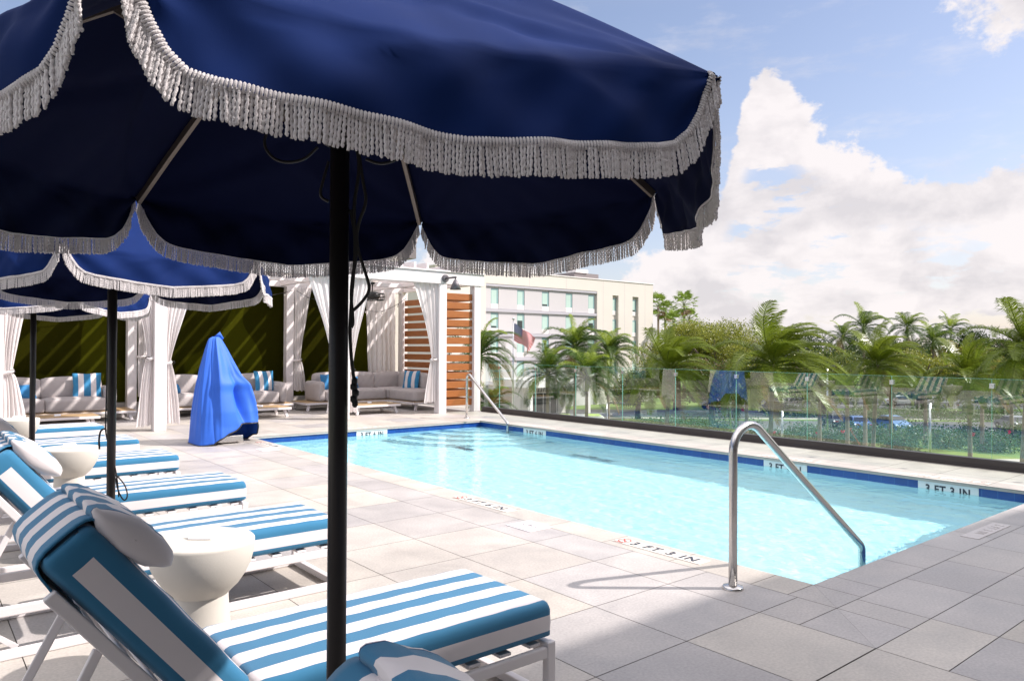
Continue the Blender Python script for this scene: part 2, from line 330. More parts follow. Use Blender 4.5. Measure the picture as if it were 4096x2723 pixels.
# ------------------------------------------------------------------ mesh helpers
class MB:
    def __init__(s): s.v = []; s.f = []; s.mi = []; s.uv = {}; s.sm = []
    def add(s, vs, fs, mi=0, smooth=True):
        o = len(s.v); s.v.extend([tuple(p) for p in vs])
        for i, f in enumerate(fs):
            s.f.append(tuple(o + k for k in f)); s.mi.append(mi[i] if isinstance(mi, (list, tuple)) else mi); s.sm.append(smooth)
        return o
    def box(s, x0, x1, y0, y1, z0, z1, mi=0):
        v = [(x0, y0, z0), (x1, y0, z0), (x1, y1, z0), (x0, y1, z0), (x0, y0, z1), (x1, y0, z1), (x1, y1, z1), (x0, y1, z1)]
        s.add(v, [(0, 3, 2, 1), (4, 5, 6, 7), (0, 1, 5, 4), (1, 2, 6, 5), (2, 3, 7, 6), (3, 0, 4, 7)], mi, False)
    def obox(s, c, ax, ay, az, mi=0):     # oriented box: centre and three half-axis vectors
        c, ax, ay, az = map(Vector, (c, ax, ay, az)); v = []
        for sz in (-1, 1):
            for sx, sy in ((-1, -1), (1, -1), (1, 1), (-1, 1)): v.append(c + ax * sx + ay * sy + az * sz)
        s.add(v, [(0, 3, 2, 1), (4, 5, 6, 7), (0, 1, 5, 4), (1, 2, 6, 5), (2, 3, 7, 6), (3, 0, 4, 7)], mi, False)
    def bar(s, p, q, w, h, mi=0, up=(0, 0, 1)):
        p, q = Vector(p), Vector(q); d = (q - p); L = d.length; d.normalize(); u = Vector(up)
        sd = d.cross(u); 
        if sd.length < 1e-4: sd = Vector((1, 0, 0))
        sd.normalize(); uu = sd.cross(d); s.obox((p + q) / 2, d * L / 2, sd * w / 2, uu * h / 2, mi)
    def tube(s, path, r, n=8, mi=0, cap=True, closed=False):
        P = [Vector(p) for p in path]; k = len(P); prev = None; vs = []
        for i in range(k):
            a = P[(i - 1) % k] if (closed or i > 0) else P[i]; b = P[(i + 1) % k] if (closed or i < k - 1) else P[i]
            t = (b - a).normalized()
            if prev is None:
                u = Vector((0, 0, 1)) if abs(t.z) < .9 else Vector((1, 0, 0)); u = (u - t * u.dot(t)).normalized()
            else:
                u = prev - t * prev.dot(t)
                u = u.normalized() if u.length > 1e-6 else Vector((1, 0, 0))
            prev = u; w = t.cross(u); rr = r[i] if isinstance(r, (list, tuple)) else r
            for j in range(n):
                an = 2 * math.pi * j / n; vs.append(P[i] + (u * math.cos(an) + w * math.sin(an)) * rr)
        fs = []
        for i in range(k if closed else k - 1):
            for j in range(n):
                a = i * n + j; b = i * n + (j + 1) % n; c = ((i + 1) % k) * n + (j + 1) % n; d = ((i + 1) % k) * n + j; fs.append((a, b, c, d))
        if cap and not closed: fs.append(tuple(reversed(range(n)))); fs.append(tuple((k - 1) * n + j for j in range(n)))
        s.add(vs, fs, mi)
    def lathe(s, prof, n=32, mi=0, c=(0, 0), cap=True):
        vs = []
        for r, z in prof:
            for j in range(n):
                a = 2 * math.pi * j / n; vs.append((c[0] + r * math.cos(a), c[1] + r * math.sin(a), z))
        fs = []
        for i in range(len(prof) - 1):
            for j in range(n): fs.append((i * n + j, i * n + (j + 1) % n, (i + 1) * n + (j + 1) % n, (i + 1) * n + j))
        if cap: fs.append(tuple(reversed(range(n)))); fs.append(tuple((len(prof) - 1) * n + j for j in range(n)))
        s.add(vs, fs, mi)
    def grid(s, fn, nu, nv, mi=0, closed_u=False):
        vs = [fn(i / (nu - (0 if closed_u else 1)), j / (nv - 1)) for j in range(nv) for i in range(nu)]; fs = []; ms = []
        for j in range(nv - 1):
            for i in range(nu if closed_u else nu - 1):
                i2 = (i + 1) % nu; fs.append((j * nu + i, j * nu + i2, (j + 1) * nu + i2, (j + 1) * nu + i)); ms.append(mi(i, j) if callable(mi) else mi)
        s.add(vs, fs, ms)
    def build(s, name, mats, parent=None, loc=None, smooth=None, bevel=0, auto=None, solid=0, sub=0):
        me = bpy.data.meshes.new(name); me.from_pydata(s.v, [], s.f)
        for m in (mats if isinstance(mats, (list, tuple)) else [mats]): me.materials.append(m)
        me.polygons.foreach_set('material_index', s.mi)
        me.polygons.foreach_set('use_smooth', [(x if smooth is None else smooth) for x in s.sm])
        me.update(); o = bpy.data.objects.new(name, me); COL.objects.link(o)
        if parent: o.parent = parent
        if loc: o.location = loc
        if solid:
            md = o.modifiers.new('s', 'SOLIDIFY'); md.thickness = solid; md.offset = 0
        if bevel:
            md = o.modifiers.new('b', 'BEVEL'); md.width = bevel; md.segments = 2; md.limit_method = 'ANGLE'; md.angle_limit = R_(50)
        if sub:
            md = o.modifiers.new('u', 'SUBSURF'); md.levels = md.render_levels = sub
        return o

def tag(o, label=None, cat=None, group=None, kind=None):
    if label: o['label'] = label
    if cat: o['category'] = cat
    if group: o['group'] = group
    if kind: o['kind'] = kind
    return o
def thing(name, label, cat, loc=(0, 0, 0), rz=0, group=None):
    o = bpy.data.objects.new(name, None); COL.objects.link(o); o.location = loc; o.rotation_euler = (0, 0, rz); o.empty_display_size = .1
    return tag(o, label, cat, group)
def dup(root, loc=None, rz=None, label=None, group=None):
    r = root.copy(); COL.objects.link(r)
    if loc is not None: r.location = loc
    if rz is not None: r.rotation_euler = (0, 0, rz)
    if label: r['label'] = label
    if group: r['group'] = group
    for ch in list(root.children):
        c = ch.copy(); COL.objects.link(c); c.parent = r
        for g in list(ch.children):
            d = g.copy(); COL.objects.link(d); d.parent = c
    return r
def text(body, size, material, parent, loc, rot, name='lettering', bold=.0, ext=.001, sp=1.0, align='LEFT'):
    cu = bpy.data.curves.new(name, 'FONT'); cu.body = body; cu.size = size; cu.offset = bold; cu.extrude = ext; cu.space_character = sp
    cu.align_x = align; cu.align_y = 'CENTER'; cu.materials.append(material)
    o = bpy.data.objects.new(name, cu); COL.objects.link(o); bpy.context.view_layer.update()
    me = bpy.data.meshes.new_from_object(o.evaluated_get(bpy.context.evaluated_depsgraph_get())); me.name = name
    bpy.data.objects.remove(o); bpy.data.curves.remove(cu)
    if not me.materials: me.materials.append(material)
    o = bpy.data.objects.new(name, me); COL.objects.link(o); o.parent = parent; o.location = loc; o.rotation_euler = rot; return o
def lerp(a, b, t): return a + (b - a) * t
def interp(x, pts):
    if x <= pts[0][0]: return pts[0][1]
    for (a, b), (c, d) in zip(pts, pts[1:]):
        if x <= c: return b + (d - b) * (x - a) / (c - a)
    return pts[-1][1]
CPX = (1179.5, 784.0); FPX = 1713.18
def ray(px, py): return ROT @ Vector((px - CPX[0], -(py - CPX[1]), -FPX))
def far_point(px, dist):                       # ground position at a horizontal distance along a bearing
    d = ray(px, 800); d.z = 0; k = dist / (d.dot(Vector((.6353, .7723, 0)))); return d * k

# ================================================================== THE SETTING
PX0, PX1, PY0, PY1 = 4.38, 9.005, 2.375, 11.93      # pool opening
WZ, FZ = -0.115, -1.08                               # water level, pool floor
GZ = -6.4                                            # street level far below the roof deck
DX1 = 10.5                                           # edge of the deck

def build_deck():
    b = MB(); tints = []
    rnd = random.Random(11)
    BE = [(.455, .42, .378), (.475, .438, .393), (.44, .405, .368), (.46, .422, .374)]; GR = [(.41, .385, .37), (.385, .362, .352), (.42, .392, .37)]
    def quad(pts, tone=None, z=0.0):
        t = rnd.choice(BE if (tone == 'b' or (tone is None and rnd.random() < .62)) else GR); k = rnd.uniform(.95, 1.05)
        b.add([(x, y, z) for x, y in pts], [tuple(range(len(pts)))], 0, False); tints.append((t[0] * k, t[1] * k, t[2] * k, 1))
    g = .0024
    def rect(x0, x1, y0, y1, tone=None):
        if x1 - x0 < .03 or y1 - y0 < .03: return
        quad([(x0 + g, y0 + g), (x1 - g, y0 + g), (x1 - g, y1 - g), (x0 + g, y1 - g)], tone)
    def strip(axis, a0, a1, c0, c1, step, phase, tone=None):     # a row of pavers along an axis
        a = a0 - ((a0 - phase) % step)
        while a < a1:
            s0, s1 = max(a, a0), min(a + step, a1)
            if axis == 'x': rect(s0, s1, c0, c1, tone)
            else: rect(c0, c1, s0, s1, tone)
            a += step
    C, A = .30, .40
    ox0, ox1, oy0, oy1 = PX0 - C, PX1 + C, PY0 - C, PY1 + C            # outside of coping
    ax0, ax1, ay0, ay1 = ox0 - A, ox1 + A, oy0 - A, oy1 + A            # outside of accent ring
    # coping and accent ring with mitred corners
    for (x0, x1, y0, y1, X0, X1, Y0, Y1, tone, ph) in ((PX0, PX1, PY0, PY1, ox0, ox1, oy0, oy1, 'b', 0.32), (ox0, ox1, oy0, oy1, ax0, ax1, ay0, ay1, 'g', 0)):
        st = .633
        strip('y', y0, y1, X0, x0, st, 2.311 - ph, tone if tone == 'g' else 'b'); strip('y', y0, y1, x1, X1, st, 2.311, 'b')
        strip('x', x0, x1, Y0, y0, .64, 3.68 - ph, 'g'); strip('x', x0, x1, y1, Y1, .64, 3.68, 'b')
        for (cx, cy, X, Y) in ((x0, y0, X0, Y0), (x1, y0, X1, Y0), (x0, y1, X0, Y1), (x1, y1, X1, Y1)):
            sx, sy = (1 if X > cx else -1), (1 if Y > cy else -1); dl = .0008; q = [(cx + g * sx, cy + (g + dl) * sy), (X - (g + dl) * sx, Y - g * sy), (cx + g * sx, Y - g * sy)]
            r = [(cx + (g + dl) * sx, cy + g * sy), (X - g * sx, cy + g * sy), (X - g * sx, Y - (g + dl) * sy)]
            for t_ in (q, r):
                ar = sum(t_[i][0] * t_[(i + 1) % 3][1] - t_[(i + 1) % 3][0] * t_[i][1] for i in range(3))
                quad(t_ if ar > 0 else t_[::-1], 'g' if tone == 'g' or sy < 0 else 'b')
    # field pavers, left of the pool
    x = ax0; k = 0
    wid = .645
    while x > -9:
        tone = None
        strip('y', ay0 - .0, 22, x - wid, x, .633, 1.678, None if k != 1 else 'g' if False else None)
        x -= wid; k += 1
    # near end rows and the rest behind the camera
    strip('x', ax0, DX1 - .12, ay0 - .325, ay0, .64, 3.68, None)
    y = ay0 - .325; k = 0
    while y > -4:
        strip('x', ax0, DX1 - .12, y - .633, y, .64, 3.68 + .32 * (k % 2), None); y -= .633; k += 1
    x = ax0
    while x > -9:
        strip('y', -4, ay0, x - wid, x, .633, 1.678, None); x -= wid
    # right strip and far field
    strip('y', ay0, 22, ax1, DX1 - .12, .633, 2.311, 'b')
    y = ay1
    while y < 22:
        strip('x', ax0, ax1, y, y + .633, .64, 3.68, None); y += .633
    nt = len(b.f)
    # dark bed under the joints and the slab edge, with the opening for the pool
    z = -.006
    for (x0, x1, y0, y1) in ((-9, PX0 + .004, -4, 22), (PX1 - .004, DX1, -4, 22), (PX0 + .004, PX1 - .004, -4, PY0 + .004), (PX0 + .004, PX1 - .004, PY1 - .004, 22)):
        b.add([(x0, y0, z), (x1, y0, z), (x1, y1, z), (x0, y1, z)], [(0, 1, 2, 3)], 1, False)
    b.add([(DX1, -4, z), (DX1, -4, GZ), (DX1, 22, GZ), (DX1, 22, z)], [(0, 1, 2, 3)], 2, False)
    # coping nose
    for (p, q) in (((PX0, PY0), (PX0, PY1)), ((PX0, PY1), (PX1, PY1)), ((PX1, PY1), (PX1, PY0)), ((PX1, PY0), (PX0, PY0))):
        b.add([(p[0], p[1], -.001), (q[0], q[1], -.001), (q[0], q[1], -.035), (p[0], p[1], -.035)], [(0, 1, 2, 3)], 3, False)
    o = b.build('pool_deck', [M['tile'], M['grout'], M['sockets'], M['path']])
    ca = o.data.color_attributes.new('tint', 'FLOAT_COLOR', 'CORNER'); li = 0; buf = []
    for i, p in enumerate(o.data.polygons):
        c = tints[i] if i < nt else (.4, .4, .4, 1)
        for _ in p.loop_indices: buf.extend(c)
    ca.data.foreach_set('color', buf)
    tag(o, kind='structure')
build_deck()

def uv_from(o, fn):
    uvl = o.data.uv_layers.new(name='UVMap')
    for l in o.data.loops: uvl.data[l.index].uv = fn(o.data.vertices[l.vertex_index].co)

RW = []
_r = random.Random(21)
for _k in range(26):
    _l = _r.choice([.11, .14, .18, .24, .33, .5]); _a = _r.uniform(0, 6.283); RW.append((6.283 / _l * math.cos(_a), 6.283 / _l * math.sin(_a), _r.uniform(0, 6.28), .00012 * (_l / .16) ** 1.0))
def ripple(x, y): return sum(a * math.sin(kx * x + ky * y + p + .6 * math.sin(.7 * x + .9 * y + p)) for kx, ky, p, a in RW)
def build_pool():
    e = .02    # walls set back a little under the coping nose
    x0, x1, y0, y1 = PX0 - e, PX1 + e, PY0 - e, PY1 + e
    b = MB()
    def wall(p, q, z0, z1, mi): b.add([(p[0], p[1], z0), (q[0], q[1], z0), (q[0], q[1], z1), (p[0], p[1], z1)], [(0, 1, 2, 3)], mi, False)
    for (p, q) in (((x0, y0), (x0, y1)), ((x0, y1), (x1, y1)), ((x1, y1), (x1, y0)), ((x1, y0), (x0, y0))): wall(p, q, FZ, -.187, 0)
    b.add([(x0, y0, FZ), (x1, y0, FZ), (x1, y1, FZ), (x0, y1, FZ)], [(0, 1, 2, 3)], 0, False)
    # round entry steps in the far right corner
    for k, (r, z) in enumerate(((2.15, -.86), (1.75, -.64), (1.35, -.43), (.95, -.24))):
        n = 24; top = [(x1, y1, z)] + [(x1 - r * math.sin(math.pi / 2 * i / n), y1 - r * math.cos(math.pi / 2 * i / n) , z) for i in range(n + 1)]
        bot = [(a, c, FZ) for a, c, _ in top[1:]]
        o_ = b.add(top, [tuple(range(len(top) - 1, -1, -1))], 0, False)
        b.add(top[1:] + bot, [(i, i + 1, n + 2 + i, n + 1 + i) for i in range(n)], 0, False)
        b.add([(px, py, z + .002) for (_, px, py) in [(0, *t[:2]) for t in top[1:]]] + [(x1 - (r - .05) * math.sin(math.pi / 2 * i / n), y1 - (r - .05) * math.cos(math.pi / 2 * i / n), z + .002) for i in range(n + 1)], [(i, i + 1, n + 2 + i, n + 1 + i) for i in range(n)], 1, False)
    # dark floor target marks
    for (a, c, w, l) in ((7.35, 10.9, .16, .85), (8.35, 8.7, .16, .9), (6.6, 8.3, .0, .0)):
        if w: b.box(a, a + w, c - l, c, FZ + .004, FZ + .008, 1)
    # bench along the near end
    b.box(x0 + .001, x0 + 2.2, y0 + .001, y0 + .38, FZ, -.5, 0)
    o = b.build('pool_basin', [M['plaster'], mat('dark_pool_mark', (.03, .10, .16), .4)]); tag(o, kind='structure')
    t = MB()
    z0, z1 = -.187, -.034
    for (p, q) in (((x0, y0), (x0, y1)), ((x0, y1), (x1, y1)), ((x1, y1), (x1, y0)), ((x1, y0), (x0, y0))):
        t.add([(p[0], p[1], z0), (q[0], q[1], z0), (q[0], q[1], z1), (p[0], p[1], z1)], [(0, 1, 2, 3)], 0, False)
    ot = t.build('waterline_tile', [M['btile']]); uv_from(ot, lambda c: (c.x + c.y, c.z + .034)); tag(ot, kind='structure')
    w = MB(); nx, ny = 260, 520
    w.grid(lambda u, v: (lerp(x0 + .001, x1 - .001, u), lerp(y0 + .001, y1 - .001, v), WZ + ripple(lerp(x0, x1, u), lerp(y0, y1, v))), nx, ny, 0)
    ow = w.build('pool_water', [M['water']]); tag(ow, kind='structure')
    return o, ow, ot
pool_o, water_o, wtile_o = build_pool()
sl.cycles.is_caustics_light = True
water_o.cycles.is_caustics_caster = True
pool_o.cycles.is_caustics_receiver = True

def build_ground():
    b = MB(); S = 900
    b.add([(-S, -300, GZ), (S * 1.4, -300, GZ), (S * 1.4, S * 1.3, GZ), (-S, S * 1.3, GZ)], [(0, 1, 2, 3)], 0, False)
    tag(b.build('lawn', [M['lawn']]), kind='structure')
build_ground()

# unseen wing inferred from the near shade; bent, lengthened and darkened to shape light
def build_wing():
    r = thing('shade_wing', 'tall dark unseen wing, shaped to throw the near shade, standing behind the near end of the pool deck', 'building', (5, -2.18, 0))
    sx, sy = SD.x / SD.z * 7.0, SD.y / SD.z * 7.0
    fr = [(gx + sx - 5, gy + sy + 2.18) for gx, gy in ((-24, -1.5), (-9, 1.0), (-4, 1.75), (-.93, 2.27), (1.2, 2.55), (2.5, 2.66), (4.4, 2.65), (7.4, 2.34), (13, 1.9))]
    pts = fr + [(fr[-1][0], -9), (fr[0][0], -9)]; n = len(pts)
    b = MB(); b.add([(x, y, -6.3) for x, y in pts] + [(x, y, 7.0) for x, y in pts], [(i, n + i, n + (i + 1) % n, (i + 1) % n) for i in range(n)] + [tuple(range(n, 2 * n))], 0, False); b.build('wall', M['wingwall'], r)
    for k in range(6):
        for zz in (.05, 3.3):
            x_ = 1.2 + k * 2.0; y_ = interp(x_ + .5, fr) + .12; w = MB(); w.box(x_, x_ + 1.2, y_ - .3, y_, zz + .6, zz + 2.4); f = w.build('window', M['white_metal'], r)
            g = MB(); g.box(x_ + .06, x_ + 1.14, y_ + .001, y_ + .006, zz + .66, zz + 2.34); g.build('pane', M['winglass'], f)
build_wing()

# ------------------------------------------------------------------ glass railing
def build_railing():
    X = 10.37; r = thing('glass_railing', 'frameless clear glass railing in a dark metal shoe along the right edge of the deck', 'railing', (X, 6, 0))
    s = MB(); s.box(-.06, .06, -8.5, 7.62, 0, .115); s.build('shoe', M['shoe'], r, bevel=.004)
    c = MB(); c.box(-.075, -.061, -8.5, 7.62, 0.0, .03); c.build('base_trim', M['shoe'], r)
    js = [13.03 + 1.205 * .0, 11.815, 10.6, 9.36, 8.14, 6.93, 5.72, 4.505, 3.31, 2.1, .89, -.32, -1.5]
    ys = [13.62] + js
    for a, c_ in zip(ys, ys[1:]):
        g = MB(); g.add([(0, c_ + .006 - 6, .115), (0, a - .006 - 6, .115), (0, a - .006 - 6, 1.10), (0, c_ + .006 - 6, 1.10)], [(0, 1, 2, 3)], 0, False)
        gp = g.build('glass_pane', M['glass'], r)
        e = MB(); e.box(-.006, .006, c_ + .006 - 6, a - .006 - 6, 1.1005, 1.1035); e.box(-.006, .006, c_ + .004 - 6, c_ + .0058 - 6, .116, 1.10); e.build('polished_edge', M['glass_edge'], gp)
    for y in js[:-2]:
        k = MB(); k.box(-.022, -.008, y - 6 - .028, y - 6 + .028, .985, 1.045); k.box(.008, .022, y - 6 - .028, y - 6 + .028, .985, 1.045); k.build('clip', M['steel'], r, bevel=.003)
build_railing()

# ------------------------------------------------------------------ pool hand rails
def arc(c, r, a0, a1, n, u, v):
    c, u, v = Vector(c), Vector(u), Vector(v); return [c + u * r * math.cos(lerp(a0, a1, i / n)) + v * r * math.sin(lerp(a0, a1, i / n)) for i in range(n + 1)]
def bend(p0, p1, p2, r, n=8):                 # rounded corner at p1
    p0, p1, p2 = map(Vector, (p0, p1, p2)); a = (p0 - p1).normalized(); b = (p2 - p1).normalized()
    th = a.angle(b); d = r / math.tan(th / 2); s, e = p1 + a * d, p1 + b * d; c = p1 + (a + b).normalized() * (r / math.sin(th / 2))
    out = []; A, B = s - c, e - c; om = A.angle(B)
    for i in range(n + 1):
        t = i / n; out.append(c + (A * math.sin((1 - t) * om) + B * math.sin(t * om)) / math.sin(om))
    return out
def hand_rail(label, base, end, top, rb=.10):
    bx, by = base; ex, ey, ez = end; L = math.hypot(ex - bx, ey - by); r = thing('pool_handrail', label, 'handrail', (bx, by, 0), math.atan2(ey - by, ex - bx), 'stainless handrails at the pool corners')
    p0 = (0, 0, 0.02); p1 = (0, 0, top); p2 = (L, 0, .03)
    path = [p0, (0, 0, top * .4)] + bend(p0, p1, p2, rb, 14) + [(L * .5, 0, top * .5 + .01)] + bend(p1, p2, (L, 0, -.9), .08, 8) + [(L, 0, -.5), (L, 0, -.95)]
    b = MB(); b.tube(path, .0262, 18); b.build('rail', M['steel'], r)
    d = MB(); d.lathe([(.025, .024), (.03, .024), (.058, .018), (.064, .01), (.064, 0)], 28, cap=False); d.build('base_flange', M['steel'], r)
near_rail = hand_rail('stainless steel handrail bent down into the near corner of the pool', (3.918, 2.641), (5.40, 2.56, 0), 1.14, .16)
hand_rail('smaller stainless handrail going into the far corner of the pool by the cabana', (9.08, 12.50), (8.93, 10.97, 0), .97, .085)

# ------------------------------------------------------------------ depth markers
def deck_sign(body, c, L, rz, label, mi='signtile', dive=True, faint=False):
    W = .13; r = thing('depth_marker', label, 'depth sign', (c[0], c[1], 0), rz, 'depth markers set in the coping')
    b = MB(); n = 6 if not faint else 6
    for i in range(n):
        a0 = -L / 2 + L * i / n; b.box(a0 + .001, a0 + L / n - .001, -W / 2, W / 2, .0005, .004)
    b.build('tile', M[mi], r)
    ink = M['inkfaint'] if faint else M['ink']
    text(body, .122, ink, r, (-L / 2 + .15, -.004, .0048), (0, 0, 0), bold=.003, sp=1.22)
    ring = MB(); cx = -L / 2 + .068; k = 24
    vo = [(cx + .052 * math.cos(2 * math.pi * i / k), .008 + .052 * math.sin(2 * math.pi * i / k), .0052) for i in range(k)]
    vi = [(cx + .042 * math.cos(2 * math.pi * i / k), .008 + .042 * math.sin(2 * math.pi * i / k), .0052) for i in range(k)]
    ring.add(vo + vi, [(i, (i + 1) % k, k + (i + 1) % k, k + i) for i in range(k)], 0, False)
    ring.add([(cx - .036, .008 + .028, .0053), (cx - .028, .008 + .036, .0053), (cx + .036, .008 - .028, .0053), (cx + .028, .008 - .036, .0053)], [(0, 3, 2, 1)], 0, False)
    ring.build('no_diving_symbol', M['inkred'] if not faint else M['inkfaint'], r)
    dv = MB(); dv.add([(cx - .03, -.006, .005), (cx + .006, .01, .005), (cx + .004, .018, .005), (cx - .03, .004, .005)], [(0, 1, 2, 3)], 0, False); dv.add([(cx + .008, .012, .005), (cx + .022, .0, .005), (cx + .026, .006, .005), (cx + .012, .022, .005)], [(0, 1, 2, 3)], 0, False)
    dv.build('diver_mark', ink, r)
    text('NO DIVING', .017, M['inkred'] if not faint else M['inkfaint'], r, (cx - .054, -.055, .0048), (0, 0, 0), name='small_lettering', sp=1.0)
deck_sign('3 FT 3 IN', (4.232, 3.47), .80, -math.pi / 2, 'cream 3 FT 3 IN depth marker in the coping beside the near handrail')
deck_sign('3 FT 6 IN', (4.215, 5.53), .84, -math.pi / 2, 'cream 3 FT 6 IN depth marker in the coping halfway along the pool')
deck_sign('3 FT 6 IN', (4.25, 10.85), .80, -math.pi / 2, 'cream 3 FT 6 IN depth marker in the coping near the blue covered lift')
deck_sign('3 FT 3 IN', (9.17, 3.35), .80, math.pi / 2, 'faint depth marker reading away in the far coping, nearest the camera', faint=True)
deck_sign('3 FT 3 IN', (9.17, 5.3), .80, math.pi / 2, 'faint depth marker reading away in the far coping behind the handrail', faint=True)
deck_sign('3 FT 6 IN', (9.17, 10.3), .80, math.pi / 2, 'faint depth marker reading away in the far coping near the hotel end', faint=True)
deck_sign('3 FT 6 IN', (6.57, 12.10), .80, math.pi, 'faint depth marker reading away in the coping before the cabanas', faint=True)
pl = deck_sign('', (6.85, 2.20), .74, 0, 'shaded blank looking marker tile in the near end coping at right', faint=True) if False else None
def plain_marker():
    r = thing('marker_plate', 'shaded pale marker plate set in the near end coping at the far right', 'marker plate', (6.77, 2.205, 0)); b = MB()
    for i in range(4): b.box(-.36 + i * .18 + .001, -.18 + i * .18 - .001, -.065, .065, .0005, .004)
    b.build('tile', mat('grey_marker_tile', (.52, .49, .48), .6), r)
    text('3 FT 3 IN', .10, mat('worn_ink', (.43, .40, .39), .7), r, (.30, 0, .0048), (0, 0, math.pi), sp=1.2)
plain_marker()
def wall_sign(body, c, rot, label, L=.62):
    r = thing('waterline_marker', label, 'depth sign', c, rot, 'depth markers on the waterline tiles')
    b = MB(); b.box(-L / 2, L / 2, -.003, .003, -.155, 0); b.build('tile', M['wsign'], r)
    t = text(body, .125, M['ink'], r, (0, -.0042, -.083), (math.pi / 2, 0, 0), bold=.004, sp=1.12, align='CENTER'); t.scale = (.84, 1, 1)
wall_sign('3 FT 6 IN', (6.575, PY1 + .014, -.034), 0, 'white 3 FT 6 IN tile at the waterline of the far pool end')
wall_sign('3 FT 6 IN', (PX1 + .014, 10.30, -.034), -math.pi / 2, 'white 3 FT 6 IN tile at the waterline near the hotel corner')
wall_sign('3 FT 3 IN', (PX1 + .014, 5.29, -.034), -math.pi / 2, 'white 3 FT 3 IN tile at the waterline seen behind the handrail')
wall_sign('3 FT 3 IN', (PX1 + .014, 3.32, -.034), -math.pi / 2, 'white 3 FT 3 IN tile at the waterline farthest right')

def skimmer(c, label):
    r = thing('skimmer_lid', label, 'lid', (c[0], c[1], 0), 0, 'square skimmer lids'); b = MB(); b.box(-.13, .13, -.15, .15, .0005, .005); b.build('plate', M['lid'], r, bevel=.001)
    d = MB()
    for i in range(15):
        for j in range(17):
            if abs(i - 7) < 3 and abs(j - 8) < 5: continue
            x, y = -.112 + i * .016, -.128 + j * .016; d.add([(x - .005, y, .0056), (x, y - .005, .0056), (x + .005, y, .0056), (x, y + .005, .0056)], [(0, 1, 2, 3)], 0, False)
    d.build('tread_pattern', mat('tread', (.62, .58, .60), .6), r)
    h = MB()
    for y in (-.075, .075): h.lathe([(.012, .0052), (.012, .0058)], 14, c=(0, y))
    h.tube([(-.0, -.03, .006), (.012, -.012, .0062), (.012, .012, .0062), (0, .03, .006)], .004, 6); h.build('finger_slot', M['lampgrey'], r)
skimmer((3.98, 4.60), 'white square skimmer lid in the paving beside the middle of the pool')
skimmer((4.04, 10.35), 'white square skimmer lid near the blue covered pool lift')

# ================================================================== UMBRELLAS
ZT = 1.969; RU = 1.038; APEX = 2.56
def drop(s):                                     # depth of the scalloped valance along one side
    s = min(s, 1 - s) if True else s
    return interp(s, [(0, 0), (.012, .045), (.03, .082), (.057, .122), (.09, .148), (.14, .163), (.22, .174), (.33, .187), (.5, .203)])
def wob(x, k): return math.sin(x * 5.1 + k) * .5 + math.sin(x * 11.3 + 2.1 * k) * .3 + math.sin(x * 23.7 + 3.3 * k) * .2
def canopy_point(side, s, t, R=RU):
    # side 0..5, s along the hem 0..1, t 0 at the apex .. 1 at the edge .. 2 at the hem of the valance
    a0, a1 = R_(60 * side), R_(60 * side + 60)
    A = Vector((R * math.cos(a0), R * math.sin(a0), ZT)); B = Vector((R * math.cos(a1), R * math.sin(a1), ZT)); am = (a0 + a1) / 2
    outn = Vector((math.cos(am), math.sin(am), 0)); P = A.lerp(B, s); bow = math.sin(math.pi * s)
    if t <= 1:
        top = Vector((0, 0, APEX)); Q = top.lerp(P, t)
        rr = t; Q.z += .035 * math.sin(math.pi * rr) * (.5 + .5 * abs(2 * s - 1))       # ribs bow upwards a little
        sag = .050 * bow * max(0, math.sin(math.pi * rr)) * rr
        Q.z -= sag + .035 * bow * rr ** 6; Q += outn * .012 * bow * rr ** 4
        # tension folds running from the tips inwards
        k = side * 1.7
        tip = min(s, 1 - s); f = math.exp(-tip * 4) * rr ** 3
        ang = math.atan2(1 - rr + .02, tip + .05)
        Q.z += .010 * math.sin(ang * 11 + k) * f * min(1, tip * 14) + .008 * wob(s * 2 + t * 1.5, k) * rr ** 2 * bow
        wv = wave(side, s, t) * rr ** 5
        return Q + outn * wv * .6 + Vector((0, 0, wv * .5 * (1 - rr ** 4))) + crease(side, s, t) * (outn * (.45 + .55 * t ** 4) + Vector((0, 0, .9 * (1 - t ** 4))))
    u = t - 1; d = drop(s); Pz = P + (B - A) * ((.045 if side == 3 else .012) * math.exp(-s / .13) - .012 * math.exp(-(1 - s) / .13)) * min(1, u * 2.2); Pz.z -= .035 * bow; Pz += outn * .012 * bow
    out = .020 * bow * math.sin(u * math.pi * .5) + .012 * u * bow + .007 * u * wob(s * 2.2, side * 1.3) * min(1, tip_(s) * 12)
    fold = .006 * math.sin(math.atan2(u * d + .01, tip_(s) * 1.0 + .03) * 9 + side) * math.exp(-tip_(s) * 6)
    Pz += outn * (out + fold + wave(side, s, t) * (.6 + .6 * u * (1.6 - u)) + crease(side, s, t) * math.exp(-u * 1.5)); Pz.z -= max(0, d - .035 * bow) * u
    return Pz
def tip_(s): return min(s, 1 - s)
def wave(side, s, t):
    k = side * 1.3; m = min(1, tip_(s) * 7)
    return m * (.0095 * math.sin(6.283 * (s * 2.3 + t * .55) + k) + .0065 * math.sin(6.283 * (s * 4.1 - t * .8) + 2 * k + 1) + .003 * math.sin(6.283 * (s * 8.7 + t * 1.1) + k))
CR = [[(0.02, 1.0, .62, .42, .0075, .030), (.03, 1.02, .50, .70, .0060, .022), (.98, 1.0, .45, .55, .0070, .030), (.97, 1.02, .62, .80, .0055, .020), (.25, 1.5, .55, .86, .0050, .022), (.42, 1.8, .62, 1.05, .0045, .018), (.80, 1.7, .66, .95, .0045, .018), (.06, 1.25, .40, 1.02, .0045, .018), (.94, 1.25, .70, 1.05, .0045, .018)][k % 9:] + [] for k in range(6)]
